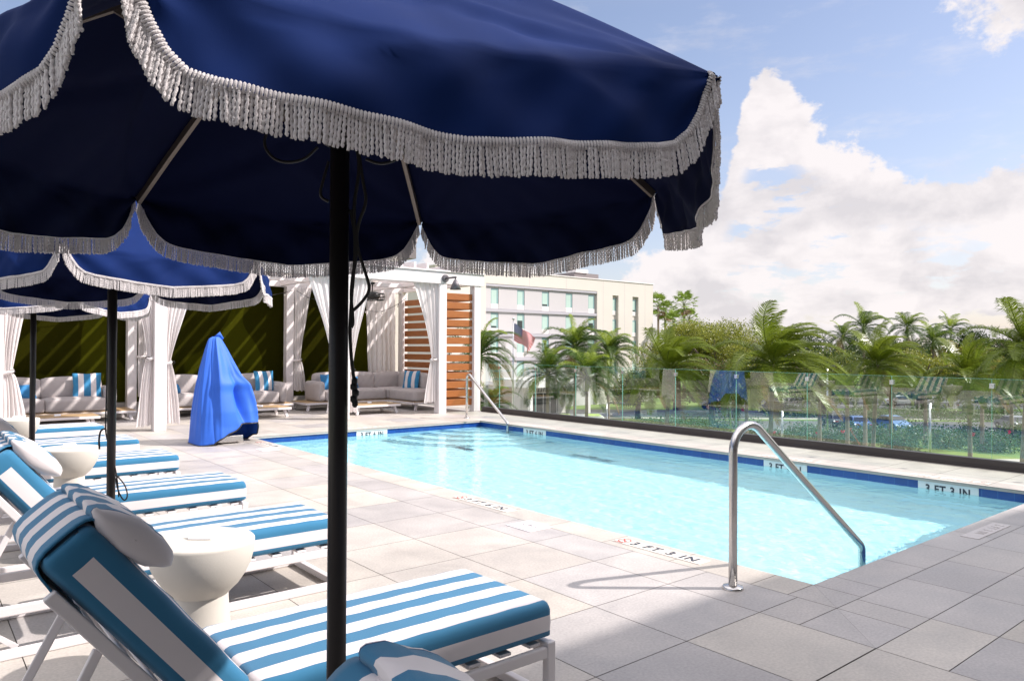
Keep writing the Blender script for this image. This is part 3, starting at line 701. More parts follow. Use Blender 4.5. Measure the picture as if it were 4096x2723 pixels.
def crease(side, s, t):
    sc = 0.0
    for i, (s0, t0, s1, t1, amp, wd) in enumerate(CR[0]):
        j = math.sin(side * 2.3 + i * 1.9) * .03; a, b = s0 + j * .3, t0; c, d = s1 + j, t1 + j
        dx, dy = c - a, d - b; L2 = dx * dx + dy * dy; q = ((s - a) * dx + (t - b) * dy) / L2
        if q < 0 or q > 1.15: continue
        dist = abs((s - a) * dy - (t - b) * dx) / math.sqrt(L2); w = wd * (.5 + q * 1.4)
        sc += 1.9 * amp * math.exp(-(dist / w) ** 2) * math.sin(math.pi * min(1, q / 1.15)) * (1 if i % 2 == 0 else -1)
    k = max(0, min(1, (min(s, 1 - s) - .12) / .12)); return sc * (1 - k + k * min(1, abs(t - 1) * 5))
def smap(x): return x                             # spacing along the hem
def hem_samples(side, n):
    pts = [canopy_point(side, i / n, 2) for i in range(n + 1)]; return pts
def make_umbrella():
    r = thing('patio_umbrella', 'huge navy umbrella with white rope fringe filling the top of the view', 'umbrella', (0, 0, 0), 0, 'fringed navy umbrellas along the loungers')
    c = MB()
    S = [0, .006, .014, .025, .04, .055, .07, .085, .1, .115, .13, .15] + [.15 + .0175 * k for k in range(1, 21)]; S = S + [1 - x for x in reversed(S[:-1])]
    T = [i / 44 for i in range(45)] + [1 + i / 12 for i in range(1, 13)]
    for side in range(6):
        c.add([canopy_point(side, s, t) for t in T for s in S], [(j * len(S) + i, j * len(S) + i + 1, (j + 1) * len(S) + i + 1, (j + 1) * len(S) + i) for j in range(len(T) - 1) for i in range(len(S) - 1)])
    me_o = c.build('canopy', M['canopy'], r)
    bm = bmesh.new(); bm.from_mesh(me_o.data); bmesh.ops.remove_doubles(bm, verts=bm.verts, dist=1e-5)
    bmesh.ops.recalc_face_normals(bm, faces=bm.faces); bm.normal_update()
    tf = max(bm.faces, key=lambda f_: f_.calc_center_median().z)
    if tf.normal.z < 0: bmesh.ops.reverse_faces(bm, faces=bm.faces)
    bm.to_mesh(me_o.data); bm.free(); me_o.data.update()
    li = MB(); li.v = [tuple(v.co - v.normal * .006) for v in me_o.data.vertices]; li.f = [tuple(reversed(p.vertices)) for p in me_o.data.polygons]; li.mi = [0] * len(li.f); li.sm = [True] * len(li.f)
    li.build('shade_skin', M['shade_skin'], r)  # added inner skin; its darker navy paints the shade under the canopy
    # binding tape inside the hem
    f = MB(); rnd = random.Random(5)
    tp = MB()
    for side in range(6):
        pts = hem_samples(side, 400); am = R_(60 * side + 30); outn = Vector((math.cos(am), math.sin(am), 0))
        L = [0]
        for a, b in zip(pts, pts[1:]): L.append(L[-1] + (b - a).length)
        tot = L[-1]; step = .0058; n = int(tot / step); j = 0
        for k in range(n + 1):
            q = min(tot * k / n, tot - 1e-6)
            while L[j + 1] < q: j += 1
            w = (q - L[j]) / max(1e-9, L[j + 1] - L[j]); p = pts[j].lerp(pts[j + 1], w); tg = (pts[j + 1] - pts[j]).normalized()
            inn = outn.cross(tg).normalized()
            if inn.z > 0: inn = -inn                           # points away from the cloth, down or sideways
            # braid: small loops standing across the tape
            p0 = p + outn * .004 - inn * .008; p1 = p + outn * .0045 + inn * .005
            f.tube([p0 - inn * .002, p0 + outn * .0015, (p0 + p1) / 2 + outn * .003, p1], [.0018, .0028, .0026, .0020], 5)
            # tassel: twisted rope hanging down
            for rep in range(1):
                ln = .050 + rnd.uniform(-.002, .002); clump = .05 * math.sin(q * 61) + .03 * math.sin(q * 143); hang = (Vector((0, 0, -1)) * .85 + inn * (.10 + .24 * abs(inn.z)) + outn * (.03 + rnd.uniform(-.03, .05)) + tg * (clump + rnd.uniform(-.035, .035))).normalized()
                s0 = p + outn * rnd.uniform(.001, .006) + inn * .002; ph = rnd.uniform(0, 6.28); m = 17; path = []; rad = []; gd = (tg - hang * tg.dot(hang)).normalized()
                for i in range(m):
                    t = i / (m - 1); a = ph + t * 25; path.append(s0 + hang * ln * t + (gd * math.cos(a) + outn * math.sin(a)) * .0006); rad.append((.0026 + .0007 * math.sin(t * 42 + ph)) * (1 if t < .95 else .75))
                f.tube(path, rad, 5)
        q = pts[::8] if pts[-1] == pts[::8][-1] else pts[::8] + [pts[-1]]
        tp.tube([x - outn * .002 for x in q], .0028, 4)
    f.build('fringe', M['rope'], r); tp.build('hem_tape', M['rope'], r)
    hub = MB(); HZ = 2.40
    hub.lathe([(.03, HZ + .05), (.055, HZ + .045), (.06, HZ + .02), (.055, HZ), (.03, HZ - .005)], 20, cap=False); hub.lathe([(.03, 2.04), (.044, 2.035), (.047, 2.01), (.042, 1.995), (.03, 1.99)], 20, cap=False)
    hub.build('hub', M['pole'], r)
    for k in range(6):
        a = R_(60 * k); u = Vector((math.cos(a), math.sin(a), 0)); rb = MB()
        P = [canopy_point(k, 0, t) - Vector((0, 0, .024)) for t in (.05, .2, .4, .6, .8, .985)]
        for p, q in zip(P, P[1:]): rb.bar(p, q, .014, .022)
        rib = rb.build('rib', M['rib'], r)
        st = MB(); st.bar(u * .045 + Vector((0, 0, 2.015)), canopy_point(k, 0, .52) - Vector((0, 0, .03)), .011, .018); st.build('strut', M['rib'], rib)
        kn = MB(); kn.tube([canopy_point(k, 0, .975) - Vector((0, 0, .014)), canopy_point(k, 0, 1) - Vector((0, 0, .006))], .006, 8); kn.build('tip_pocket', M['canopy'], rib)
    p = MB(); p.tube([(0, 0, .04), (0, 0, 1.2), (0, 0, 2.52)], .0255, 24); p.build('pole', M['pole'], r)
    bs = MB(); bs.lathe([(.22, 0), (.22, .03), (.2, .045), (.05, .06), (.032, .07), (.032, .3), (.027, .31)], 36); bs.build('base', M['pole'], r)
    fin = MB(); fin.lathe([(.012, 2.55), (.03, 2.565), (.034, 2.59), (.02, 2.615), (.004, 2.63)], 16); fin.build('finial', M['pole'], r)
    return r
U1 = make_umbrella(); U1.location = (.91, 1.84, 0); U1.rotation_euler = (0, 0, R_(45.6))
U2 = dup(U1, (1.037, 5.24, 0), R_(6), 'second navy fringed umbrella, its pole rising behind the pillow of the nearest striped lounger')
U3 = dup(U1, (1.005, 8.60, 0), R_(40), 'farthest navy fringed umbrella, its thin pole in front of the cabana sofa at left')
def cords(par, lst, name='cord', knot=None):
    b = MB()
    for pts, rad in lst:
        # smooth the polyline
        P = [Vector(p) for p in pts]
        for _ in range(3):
            Q = [P[0]]
            for a, c in zip(P, P[1:]): Q += [a.lerp(c, .25), a.lerp(c, .75)]
            P = Q + [P[-1]]
        b.tube(P, rad, 7)
    if knot:
        for (x, y, z, r) in knot:
            b.lathe([(r * .3, z - r * 2), (r, z - r), (r * .8, z), (r * 1.05, z + r), (r * .3, z + r * 2)], 9, c=(x, y))
    return b.build(name, M['cord'], par)
# cords in world directions: turn offsets into the umbrella's own frame
def loc_pts(par, pts):
    a = -par.rotation_euler.z; return [(x * math.cos(a) - y * math.sin(a), x * math.sin(a) + y * math.cos(a), z) for x, y, z in pts]
rx, ry = .772, -.635        # to the right as seen from the camera
def cp(d, z, off=0.0): return (rx * d + off * .635, ry * d + off * .772, z)
cords(U1, [(loc_pts(U1, [cp(.045, 1.993), cp(.055, 1.928), cp(.035, 1.820), cp(.05, 1.712), cp(.03, 1.604), cp(.04, 1.518), cp(.034, 1.503)]), .0048),
           (loc_pts(U1, [cp(.05, 1.986), cp(.062, 1.899), cp(.075, 1.842), cp(.05, 1.784), cp(.045, 1.726), cp(.075, 1.640), cp(.085, 1.604), cp(.06, 1.568), cp(.035, 1.546)]), .0045),
           (loc_pts(U1, [cp(.03, 1.820), cp(.045, 1.741), cp(.04, 1.654), cp(.034, 1.582), cp(.03, 1.496), cp(.034, 1.424), cp(.042, 1.366)]), .0048),
           (loc_pts(U1, [cp(-.03, 1.950), cp(-.045, 1.899), cp(-.055, 1.856), cp(-.03, 1.842)]), .004),
           (loc_pts(U1, [cp(-.06, 1.989), cp(-.10, 1.950), cp(-.17, 1.946), cp(-.21, 1.993), cp(-.19, 2.043)]), .004),
           (loc_pts(U1, [cp(.07, 1.957), cp(.11, 1.942), cp(.16, 1.957), cp(.18, 2.007)]), .004)], knot=[(*cp(.043, 0.560)[:2], 1.085, .011), (*cp(.046, 0.560)[:2], 1.06, .010), (*cp(.042, 0.560)[:2], 1.035, .009)] if False else None)
kb = MB()
for z, r in ((1.36, .008), (1.345, .010), (1.328, .0095), (1.312, .009), (1.30, .008)):
    p = loc_pts(U1, [cp(.045 + random.uniform(-.004, .004), z)])[0]; kb.lathe([(r * .45, z - .011), (r, z - .005), (r, z + .005), (r * .45, z + .011)], 9, c=p[:2])
kb.build('cord_knot', M['cord'], U1)
cords(U2, [(loc_pts(U2, [cp(-.03, 1.9), cp(-.032, 1.2), cp(-.04, .95), cp(-.03, .86), cp(0, .80), cp(.04, .62), cp(.05, .5)]), .004),
           (loc_pts(U2, [cp(-.04, .93), cp(-.07, .92), cp(-.08, .86), cp(-.075, .80)]), .006),
           (loc_pts(U2, [cp(.03, .64), cp(.09, .58), cp(.11, .50), cp(.08, .47), cp(.04, .55), cp(.03, .62)]), .0045)])
cords(U3, [(loc_pts(U3, [cp(-.03, .55), cp(-.07, .5), cp(-.09, .42), cp(-.06, .36), cp(-.02, .36)]), .005)])

# ================================================================== LOUNGERS
W_, T_ = .625, .155
def cross_section():
    """points (y, z, stripe) round a cushion, top first from the near edge to the far one; stripe of the face that starts there"""
    r = .034; inner = [-W_ / 2 + r]; n = 7; a0, a1 = -W_ / 2 + r, W_ / 2 - r
    pts = []
    top = [a0 + (a1 - a0) * i / n for i in range(n + 1)]
    for i, y in enumerate(top): pts.append((y, 0.0, 0 if i % 2 == 0 else 1))       # white first inside, blue on the edge
    pts[-1] = (top[-1], 0.0, 1)
    for k in (1, 2): a = math.pi / 2 * k / 3; pts.append((a1 + r * math.sin(a), -r + r * math.cos(a), 1))
    pts.append((W_ / 2, -r, 1)); pts.append((W_ / 2, -.052, 0)); pts.append((W_ / 2 + .004, -T_ / 2 - .005, 0)); pts.append((W_ / 2, -.115, 1)); pts.append((W_ / 2, -T_ + r * .6, 1))
    pts.append((W_ / 2 - r * .5, -T_, 1))
    for i in range(n, -1, -1): pts.append((top[i] * .97, -T_, 1 if i % 2 == 0 else 0))
    pts.append((-W_ / 2, -T_ + r * .6, 1)); pts.append((-W_ / 2, -.115, 0)); pts.append((-W_ / 2 - .004, -T_ / 2 - .005, 0)); pts.append((-W_ / 2, -.052, 1)); pts.append((-W_ / 2, -r, 1))
    for k in (2, 1): a = math.pi / 2 * k / 3; pts.append((-a1 - r * math.sin(a), -r + r * math.cos(a), 1))
    return pts
CS = cross_section()
def cushion(L, fn, blue_end=None, name='cushion', parent=None):
    """sweep the section along x from 0 to L; fn maps (x, y, z) to the lounger's frame; sides turn all blue beyond blue_end"""
    b = MB(); r = .03; xs = []
    for k in range(4): a = math.pi / 2 * k / 3; xs.append((r - r * math.cos(a), r * (1 - math.sin(a))))
    m = 14
    extra = [blue_end] if blue_end else []
    mids = sorted([r + (L - 2 * r) * i / m for i in range(1, m)] + extra)
    xs += [(x, 0) for x in mids]
    for k in range(3, -1, -1): a = math.pi / 2 * k / 3; xs.append((L - r + r * math.cos(a), r * (1 - math.sin(a))))
    n = len(CS); rnd = random.Random(3)
    for (x, ins) in xs:
        sy = 1 - ins / (W_ / 2); puff = .010 * math.sin(math.pi * min(1, max(0, x / L))) ** .5 if 0 < x < L else 0
        for (y, z, s) in CS:
            zz = z; top = z > -.02
            if top: zz = z - ins + puff * (1 - (2 * y / W_) ** 2) + .0015 * math.sin(x * 31 + y * 17) * (1 if ins == 0 else 0)
            elif z < -T_ + .01: zz = z + ins
            b.v.append(tuple(fn(x, y * sy, zz)))
    for k in range(len(xs) - 1):
        xm = (xs[k][0] + xs[k + 1][0]) / 2
        for i in range(n):
            j = (i + 1) % n; b.f.append((k * n + i, (k + 1) * n + i, (k + 1) * n + j, k * n + j)); st = CS[i][2]
            side = abs(CS[i][0]) > W_ / 2 - .001 and CS[i][1] < -.03
            if side and blue_end and xm > blue_end: st = 1
            b.mi.append(st); b.sm.append(True)
    nt = 8; ntb = 0
    idx_top = [i for i in range(8)]; bots = [i for i in range(n) if CS[i][1] == -T_ and abs(CS[i][0]) < W_ / 2 * .9]; bots = bots[-8:]
    for k in (0, len(xs) - 1):
        loop = tuple(k * n + i for i in range(n))
        b.f.append(loop if k else tuple(reversed(loop))); b.mi.append(1); b.sm.append(False)
    o = b.build(name, [M['white_fab'], M['blue_fab']], parent)
    return o
XF = 2.07 - 1.40      # foot end in the lounger's own frame (origin at X 1.40)
def make_lounger(ang=51.0, with_pillow=True):
    r = thing('sun_lounger', 'x', 'sun lounger', (1.4, 0, 0), 0, 'blue and white striped sun loungers in a row')
    hx = .855 - 1.40; zt = .42
    cushion(XF - hx + .0, lambda x, y, z: (hx + x, y, zt + z), None, 'seat_cushion', r)
    a = R_(ang); u = Vector((-math.cos(a), 0, math.sin(a))); nn = Vector((math.sin(a), 0, math.cos(a))); H = Vector((hx - .005, 0, zt - .0))
    BL = .72
    bk = lambda x, y, z: H + u * x + nn * z + Vector((0, -W_ / 2 + (y + W_ / 2) * (1 - .13 * x / BL), 0))
    cushion(BL, bk, BL - .075, 'back_cushion', r)
    # head sleeve that wraps over the top of the back cushion
    def band(y0, y1, path, nst, name, parent, first=1, amp=.0028, cap=False):
        P = [path[0]]
        for (a_, c_) in zip(path, path[1:]): P += [(lerp(a_[0], c_[0], .25), lerp(a_[1], c_[1], .25)), (lerp(a_[0], c_[0], .75), lerp(a_[1], c_[1], .75))]
        P.append(path[-1]); b = MB(); m = len(P); ys = []
        for i in range(nst):
            for q in range(3): ys.append((y0 + (y1 - y0) * (i + q / 3) / nst, (first + i) % 2))
        ys.append((y1, 0)); rnd = random.Random(8)
        for (y, s) in ys:
            for k, (t, h) in enumerate(P):
                w = amp * (math.sin(y * 31 + k * .7) * .6 + math.sin(y * 67 + k * 1.9 + 1) * .4); b.v.append(tuple(bk(t, y, h + w)))
        for i in range(len(ys) - 1):
            for k in range(m - 1): b.f.append((i * m + k, i * m + k + 1, (i + 1) * m + k + 1, (i + 1) * m + k)); b.mi.append(ys[i][1]); b.sm.append(True)
        return b.build(name, [M['white_fab'], M['blue_fab']], parent, solid=.006)
    sl_path = [(BL - .10, .024), (BL - .05, .024), (BL - .005, .014), (BL + .010, -.012), (BL + .013, -.07), (BL + .010, -.135), (BL - .012, -.165), (BL - .06, -.174), (BL - .13, -.175), (BL - .20, -.17)]
    band(-W_ / 2 + .03, W_ / 2 - .012, sl_path, 7, 'head_sleeve', r)
    # head pillow: a rounded bolster with striped front and plain white ends
    pl = MB(); PT, PH = .100, .27; ny = 0
    def prof(k, n, sc):     # closed lens-like outline in (t, h)
        a = 2 * math.pi * k / n; c, s_ = math.cos(a), math.sin(a)
        return (BL - .118 + c * PH / 2 * sc, .046 + (.020 * -c * sc) + math.copysign(abs(s_) ** 1.15, s_) * PT / 2 * (1 - .25 * max(0, c)) * sc)
    n = 28; rows = []
    Yp = W_ / 2 - .03; st = 7
    for (dy, sc) in ((-.030, .02), (-.029, .3), (-.026, .55), (-.020, .75), (-.010, .90), (-.002, .97)): rows.append((-Yp + dy, sc, 0))
    rows.append((-Yp + .004, 1.012, 2))
    rows.append((-Yp + .013, 1.012, 1))
    for i in range(st):
        for q in range(2):
            if i == 0 and q == 0: continue
            rows.append((-Yp + (2 * Yp) * (i + q / 2) / st, 1.0 + .03 * math.sin(math.pi * (i + q / 2) / st), (1 + i) % 2))
    rows.append((Yp - .012, 1.0, 2)); rows.append((Yp - .008, 1.0, 0))
    for (dy, sc) in ((.002, .97), (.010, .90), (.020, .75), (.026, .55), (.029, .3), (.030, .02)): rows.append((Yp + dy, sc, 0))
    for (y, sc, s_) in rows:
        for k in range(n):
            t, h = prof(k, n, sc); w = (.003 * math.sin(k * 1.2 + y * 40) + .002 * math.sin(k * 2.3 + y * 23)) * (sc if sc > .9 else 0)
            pl.v.append(tuple(bk(t + .02 * (1 - sc) * 0, y, h + w)))
    for i in range(len(rows) - 1):
        for k in range(n): pl.f.append((i * n + k, i * n + (k + 1) % n, (i + 1) * n + (k + 1) % n, (i + 1) * n + k)); pl.mi.append(rows[i][2]); pl.sm.append(True)
    pl.build('head_pillow', [M['white_fab'], M['blue_fab'], M['navy_pipe']], r)
    # frame
    f = MB(); ya = W_ / 2 - .005; tw = .034
    x0, x1 = .10 - 1.40, XF - .02
    for y in (-ya, ya):
        f.bar((x0, y, .222), (x1, y, .222), tw * .8, .046, up=(0, 0, 1)); f.bar((x0 - .0, y, .022), (x1, y, .022), tw * 1.0, .044)
        f.bar((x1 + .002, y, .0), (x1 + .002, y, .262), tw, .045, up=(1, 0, 0)); f.bar((x0 - .002, y, .0), (x0 - .002, y, .262), tw, .045, up=(1, 0, 0))
    f.bar((x1, -ya, .235), (x1, ya, .235), .04, .05); f.bar((x0, -ya, .235), (x0, ya, .235), .04, .05); f.bar((x1, -ya, .03), (x1, ya, .03), .04, .04)
    f.build('frame', M['white_metal'], r, bevel=.006)
    s = MB()
    for i in range(8):
        x = hx + .05 + i * .15; s.box(x, x + .055, -ya + .01, ya - .01, .250, .262)
    s.build('seat_slats', M['white_metal'], r)
    bf = MB(); tb = -T_ - .028
    for y in (-ya + .02, ya - .02): bf.bar(bk(.0, y, tb), bk(BL - .08, y, tb), .028, .036, up=nn)
    for t in (.06, .2, .34, .48, .62): bf.bar(bk(t, -ya + .03, tb + .010), bk(t, ya - .03, tb + .010), .04, .010, up=nn)
    bf.build('back_frame', M['white_metal'], r, bevel=.005)
    for y in (-ya + .055, ya - .055):
        st_ = MB(); p = bk(.42, y, tb - .02); st_.bar(p, (x0 + .12, y, .19), .02, .028); sb = st_.build('back_strut', M['white_metal'], r, bevel=.004)
        rt = MB()
        for k in range(4): rt.bar((x0 + .08 + k * .045, y - .02, .19), (x0 + .10 + k * .045, y - .02, .165), .006, .02)
        rt.bar((x0 + .06, y - .02, .20), (x0 + .26, y - .02, .20), .006, .03); rt.build('ratchet', M['white_metal'], sb)
        v = MB(); v.bar((x0 + .14, y, .20), (x0 + .34, y, .03), .016, .022); v.build('brace', M['white_metal'], r)
    return r
L0 = make_lounger(46); L0.location = (1.59, .76, 0); L0.rotation_euler = (0, 0, R_(-7)); L0['label'] = 'striped sun lounger showing only its head end at the bottom edge'
L1 = make_lounger(); L1.location = (1.4, 2.555, 0); L1['label'] = 'nearest full striped sun lounger, its side in shade, behind the big umbrella pole'
lab = ['striped sun lounger directly behind the nearest white hourglass table', 'striped sun lounger with a white ended pillow, just behind the second umbrella pole', 'striped sun lounger directly behind the second white hourglass table', 'farthest striped sun lounger in clear view, closest to the blue covered lift']
for y, lb in zip((4.455, 6.02, 7.80, 9.33), lab): dup(L1, (1.4, y, 0), None, lb)
dup(L1, (1.4, 11.15, 0), None, 'striped sun lounger farthest back at the left edge, before the cabana table')

# ------------------------------------------------------------------ side tables with a folded card on top
def side_table(x, y, label):
    t = thing('side_table', label, 'side table', (x, y, 0), 0, 'white hourglass side tables between the loungers')
    b = MB(); b.lathe([(.0, .606), (.195, .608), (.214, .606), (.220, .600), (.221, .59), (.217, .545), (.205, .495), (.182, .45), (.155, .41), (.128, .385), (.113, .368)], 56, cap=False); b.build('bowl_top', M['table'], t)
    c = MB(); c.lathe([(.111, .372), (.112, .34), (.116, .28), (.124, .2), (.138, .1), (.148, .04), (.152, .0)], 56, cap=False); c.build('foot', M['table'], t)
    return t
def menu_card(x, y, z, rz, label, s=1):
    r = thing('folded_card', label, 'card holder', (x, y, z), rz, 'small white card holders on the tables')
    b = MB(); b.box(-.05 * s, .05 * s, -.028 * s, .028 * s, 0, .006); b.build('base', M['card'], r, bevel=.001)
    c = MB(); c.add([(-.05 * s, -.02 * s, .006), (.05 * s, -.02 * s, .006), (.05 * s, .0, .034 * s), (-.05 * s, .0, .034 * s), (-.05 * s, .022 * s, .006), (.05 * s, .022 * s, .006)], [(0, 1, 2, 3), (3, 2, 5, 4), (0, 3, 4), (1, 5, 2), (0, 4, 5, 1)], 0, False); c.build('card', M['card'], r)
for (x, y, lb, lc) in ((1.035, 3.40, 'nearest white hourglass side table, right behind the nearest lounger pillow', 'white folded card on the nearest hourglass table'),
                       (1.10, 7.13, 'second white hourglass side table, partly behind the white pillow', 'white folded card on the second hourglass table'),
                       (1.06, 10.30, 'farthest white hourglass side table at the left edge behind the thin pole', 'white folded card on the farthest hourglass table')):
    side_table(x, y, lb); menu_card(x - .0, y - .0, .608, R_(-38), lc, 1.0)

# ================================================================== CABANAS
FY, BY, TZ = 13.80, 17.0, 2.87
def build_pergola():
    r = thing('pergola', 'white pergola with posts and open rafters over the cabana bays', 'pergola', (6, FY, 0))
    L = lambda x, y, z: (x - 6, y - FY, z)
    def bx(name, x0, x1, y0, y1, z0, z1, m='beam', bev=.006, par=None):
        b = MB(); b.box(x0 - 6, x1 - 6, y0 - FY, y1 - FY, z0, z1); return b.build(name, M[m], par or r, bevel=bev)
    for x in (1.12, 3.46, 6.93, 9.29):
        bx('post', x - .10, x + .10, FY - .10, FY + .10, 0, TZ)
    bx('post', 10.16, 10.34, FY - .09, FY + .09, 0, TZ)
    for x in (.2, 3.72, 7.12, 10.25): bx('post', x - .09, x + .09, BY - .09, BY + .09, 0, TZ)
    bx('front_beam', -3, 10.42, FY - .11, FY + .09, TZ, TZ + .26); bx('beam_cap', -3.02, 10.45, FY - .14, FY + .12, TZ + .262, TZ + .295)
    bx('back_beam', -3, 10.36, BY - .09, BY + .09, TZ, TZ + .20)
    for x in (1.12, 3.46, 6.93, 9.29, 10.25): bx('side_beam', x - .05, x + .05, FY + .093, BY - .093, TZ + .02, TZ + .22)
    bx('cross_beam', -3, 10.30, 15.35, 15.43, TZ + .0, TZ + .10)
    x = -2.9; xs = []
    while x < 10.2:
        if min(abs(x - q) for q in (1.12, 3.46, 6.93, 9.29, 10.25)) > .10:
            bx('rafter', x, x + .055, FY + .093, BY + .25, TZ + .222, TZ + .46, bev=.003)
        x += .33
    return r
build_pergola()

def build_back_building():
    r = thing('pool_building', 'low beige building with a grey upper storey and lime edge behind the cabanas', 'building', (4, 17.4, 0))
    b = MB(); b.box(-12, 6.45, 0, 9, 0.0, 3.95); b.build('wall', M['h_beige'], r)
    b = MB(); b.box(-12, 6.48, -.03, .3, 3.95, 4.0); b.build('coping', M['h_white'], r)
    b = MB(); b.box(-12, 7.4, .8, 9, 4.001, 4.62); b.build('fascia', M['greywall'], r)
    b = MB(); b.box(-12, 7.45, .75, 9.05, 4.62, 4.72); b.build('roof_edge', M['lime'], r)
build_back_building()
def build_turf():
    r = thing('turf_wall', 'dark green artificial turf wall at the back of the cabanas', 'turf wall', (3, 17.25, 0))
    b = MB(); b.box(-9, 6.45, -.03, .10, .28, 3.05); b.build('turf', M['turf'], r)
    b = MB(); b.box(-9, 6.5, -.10, .10, 0, .277); b.build('plinth', M['path'], r)
build_turf()

def curtain(name_label, post_x, post_y, side, spread, zt, ztie, zb, seed, wtie=.09, wbot=.30, yoff=0, tie=True, group='white curtains tied to the pergola posts', folds=5, offx=.10, along='x'):
    r = thing('curtain', name_label, 'curtain', (post_x, post_y, 0), 0, group); rnd = random.Random(seed); ph = [rnd.uniform(0, 6.28) for _ in range(4)]
    b = MB()
    def f(u, v):
        z = lerp(zt, zb, v); vt = (zt - ztie) / (zt - zb)
        if v < vt: k = v / vt; w = lerp(spread, wtie, k ** .85 if k < 1 else 1); w = spread + (wtie - spread) * (1 - (1 - k) ** 1.25) if True else w
        else: k = (v - vt) / (1 - vt); w = wtie + (wbot - wtie) * (k ** .6)
        if not tie: w = lerp(spread, spread * .92, v)
        amp = .017 + .016 * (1 - min(1, w / spread)); near = math.exp(-((v - vt) * 9) ** 2) if tie else 0
        amp *= (1 - .55 * near); wav = math.sin(u * folds * 6.283 + ph[0] + v * .6) * .8 + math.sin(u * folds * 11.0 + ph[1] + v * 1.3) * .25
        x = side * (offx + u * w) ; y = yoff + amp * wav + .02 * math.sin(u * 9 + ph[2]) + .03 * near * 0
        x += side * .006 * math.sin(v * 14 + ph[3] + u * 5)
        zz = z + (.012 * math.sin(u * 17 + ph[2]) if v > .98 else 0) - (u * .02 if v > .9 else 0)
        return (x, y, zz) if along == 'x' else (y, x, zz)
    b.grid(f, 110, 34); b.build('cloth', M['curtain'], r)
    if tie:
        t = MB(); cx = side * (offx + wtie / 2); k = 18
        t.tube([(cx + (wtie * .5) * math.cos(2 * math.pi * i / k), yoff + .05 * math.sin(2 * math.pi * i / k), ztie + .02 * math.sin(2 * math.pi * i / k + 1)) for i in range(k)], .026, 8, closed=True); t.build('knot', M['curtain'], r)
        c = MB(); c.tube([(cx + side * .02, yoff - .10, ztie + .02), (cx + side * .07, yoff - .11, ztie + .03), (cx + side * .09, yoff - .08, ztie), (cx + side * .05, yoff - .09, ztie - .03)], .006, 6); c.build('tie_cord', M['cord'], r)
    return r
cur = [
 ('white curtain at the left edge, sweeping right from the leftmost post', 1.12, FY, 1, .50, TZ, 1.05, .14, 1, .13, .34),
 ('white curtain hanging left of the thick white post under the second umbrella', 3.46, FY, -1, .42, TZ, 1.25, .10, 2, .09, .26),
 ('white curtain sweeping right from the thick white post beside the blue cover', 3.46, FY, 1, .62, TZ, 1.17, .12, 3, .09, .26),
 ('white curtain on the left side of the black umbrella pole', 6.93, FY, -1, .68, TZ, .98, .16, 4, .09, .25),
 ('white curtain on the right side of the black umbrella pole', 6.93, FY, 1, .55, TZ, .98, .14, 5, .10, .24),
 ('white curtain tied to the corner post beside the orange wood slats', 9.29, FY, -1, .62, TZ, 1.20, .26, 6, .14, .34)]
for c in cur: curtain(*c)
curtain('narrow tied curtain in shade at the back post left of the blue cover', 3.72, BY, 1, .34, TZ, 1.25, .42, 7, .16, .30, -.12)
curtain('narrow tied curtain at the back post between the two right hand bays', 7.12, BY, 1, .42, TZ, 1.15, .42, 8, .15, .30, -.12)
curtain('wide untied curtain hanging at the back corner of the right bay', 10.02, BY - .18, -1, .86, TZ, 1.2, .72, 9, tie=False, folds=6, group='white curtains tied to the pergola posts')

def slat_screen(label, x0, y0, length, rz, n, z0, pitch, h, end=.0):
    r = thing('slat_screen', label, 'wood screen', (x0, y0, 0), rz, 'orange wood slat screens of the end cabana')
    for k in range(n):
        b = MB(); z = z0 + k * pitch; b.box(0, length, -.021, .021, z, z + h); b.build('slat', M['slat'], r, bevel=.003)
slat_screen('front screen of wide orange wood slats between the two right posts', 9.395, FY + .01, .76, 0, 13, .15, .199, .145)
slat_screen('side screen of orange wood slats seen behind the corner curtain', 10.25, FY + .12, BY - FY - .24, math.pi / 2, 13, .15, .199, .145)

def wall_lamp():
    r = thing('wall_lamp', 'dark grey cone lamp on a bracket at the pergola corner', 'lamp', (9.33, FY - .11, 2.99))
    b = MB(); n = 24; R0 = .085
    for yy, rr in ((0, R0), (-.03, R0), (-.045, R0 * .8)):
        b.v.extend([(rr * math.cos(2 * math.pi * i / n), yy, rr * math.sin(2 * math.pi * i / n)) for i in range(n)])
    for k in range(2):
        for i in range(n): b.f.append((k * n + i, k * n + (i + 1) % n, (k + 1) * n + (i + 1) % n, (k + 1) * n + i)); b.mi.append(0); b.sm.append(True)
    b.f.append(tuple(2 * n + i for i in range(n))); b.mi.append(0); b.sm.append(False)
    b.build('wall_plate', M['lampgrey'], r)
    a = MB(); a.tube([(0, -.03, 0), (0, -.20, 0), (0, -.42, 0)], .022, 12); a.tube([(0, -.40, .0), (0, -.40, -.06)], .013, 10); a.build('arm', M['lampgrey'], r)
    s = MB(); s.lathe([(.0, -.04), (.022, -.045), (.03, -.07), (.045, -.08), (.125, -.27), (.120, -.27), (.04, -.085), (0, -.08)], 32, c=(0, -.40), cap=False); s.build('lamp_shade', M['lampgrey'], r)
wall_lamp()

